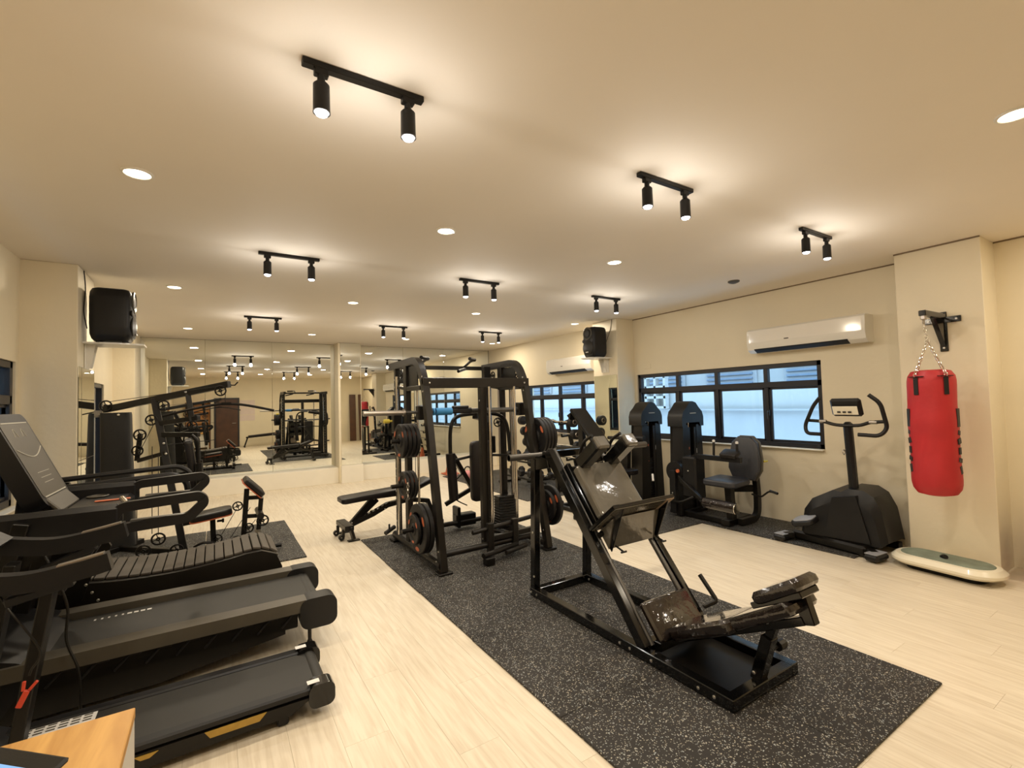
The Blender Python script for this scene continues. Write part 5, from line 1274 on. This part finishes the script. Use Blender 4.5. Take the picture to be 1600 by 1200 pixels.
# ------------------------------------------------------------------ right edge: maroon bin with red base
t = thing('storage_bin', 'dark maroon bin with red base cut off by the right edge of the photo', 'bin', (5.42, .93, 0))
MB().prism([(5.28, .72, .05), (5.58, .72, .05), (5.60, .70, .36), (5.26, .70, .36)], (0, .26, 0)).out('bin_body', mat('maroon translucent plastic', (0.16, 0.03, 0.03), 0.3, coat=0.3, var=0.2), t)
MB().box((5.43, .85, .03), (.34, .30, .05), bev=.015).out('base_tray', M_redp, t)
MB().box((5.43, .84, .375), (.37, .31, .025), bev=.008).out('lid', M_brownwood, t)

# ------------------------------------------------------------------ near wall, seen only in the mirrors
d_ = bpy.data.objects.new('door_1', None); COL.objects.link(d_); d_['kind'] = 'structure'; d_.location = (.42, YN, 0); d_['_o'] = (.42, YN, 0)
MB().box((.42, YN + .03, .95), (.74, .04, 1.90), bev=.006).out('door_leaf', M_brownwood, d_)
MB().box((.42, YN + .02, 1.93), (.86, .05, .06), bev=.004).box((.02, YN + .02, .95), (.06, .05, 1.9), bev=.004).box((.82, YN + .02, .95), (.06, .05, 1.9), bev=.004).out('door_frame', M_frame, d_)
MB().tube((.72, YN + .05, .95), (.72, YN + .10, .95), .012).tube((.72, YN + .10, .95), (.60, YN + .10, .95), .011).out('door_handle', M_steel, d_)
t = thing('tall_shelf_unit', 'tall orange lit wood shelf unit beside the brown door, seen in the mirror', 'shelf', (-.55, YN + .2, 0))
for x in (-.92, -.14): MB().box((x, YN + .20, .90), (.03, .34, 1.80), bev=.003).out('side_panel', M_brownwood, t)
for z in (.10, .55, 1.0, 1.45, 1.80): MB().box((-.53, YN + .20, z), (.76, .34, .025), bev=.003).out('shelf_board', M_shelfwood, t)
MB().box((-.53, YN + .02, .95), (.76, .015, 1.7)).out('back_board', M_shelfwood, t)
for k, (x, z0, x1, z1) in enumerate(((.88, 1.56, 1.40, 1.86), (.88, 1.27, 1.40, 1.55), (.88, 1.02, 1.40, 1.26))):
    o = MB().box(((x + x1) / 2, YN + .004, (z0 + z1) / 2), (x1 - x, .006, z1 - z0 - .01), bev=.001).out('notice_sheet', M_paper)
    tag(o, ['top', 'middle', 'bottom'][k] + ' of three pale notice sheets on the wall by the door, seen in the mirror', 'notice', 'notice sheets near the door')
for k, (x, lean) in enumerate(((5.05, .12), (5.46, .04))):
    o = MB().beam((x, YN + .30 + lean * .1, .01), (x + lean * .4, YN + .05, 2.0), .26, .05, (0, 1, 0), bev=.004).out('leaning_board', M_brownwood)
    tag(o, ('left' if k == 0 else 'right') + ' of two tall dark brown boards leaning on the wall, seen in the mirror', 'board', 'leaning boards')
t = thing('sit_up_bench', 'low black sit-up bench along the wall by the door, seen in the mirror', 'bench', (1.6, -1.45, 0))
p = MB(); pad(p, (1.7, -1.45, .46), (1, 0, .08), (0, 1, 0), 1.15, .28, .06, r=.06, soft=.012); p.out('bench_pad', M_vinyl, t)
MB().beam((1.05, -1.45, .37), (2.25, -1.45, .45), .05, .06).out('spine', M_black, t)
MB().beam((1.12, -1.45, .40), (1.0, -1.45, .02), .05, .05, (0, 1, 0)).beam((1.0, -1.68, .02), (1.0, -1.22, .02), .05, .04).out('leg', M_black, t)
MB().beam((2.20, -1.45, .42), (2.28, -1.45, .02), .05, .05, (0, 1, 0)).beam((2.28, -1.68, .02), (2.28, -1.22, .02), .05, .04).out('leg', M_black, t)
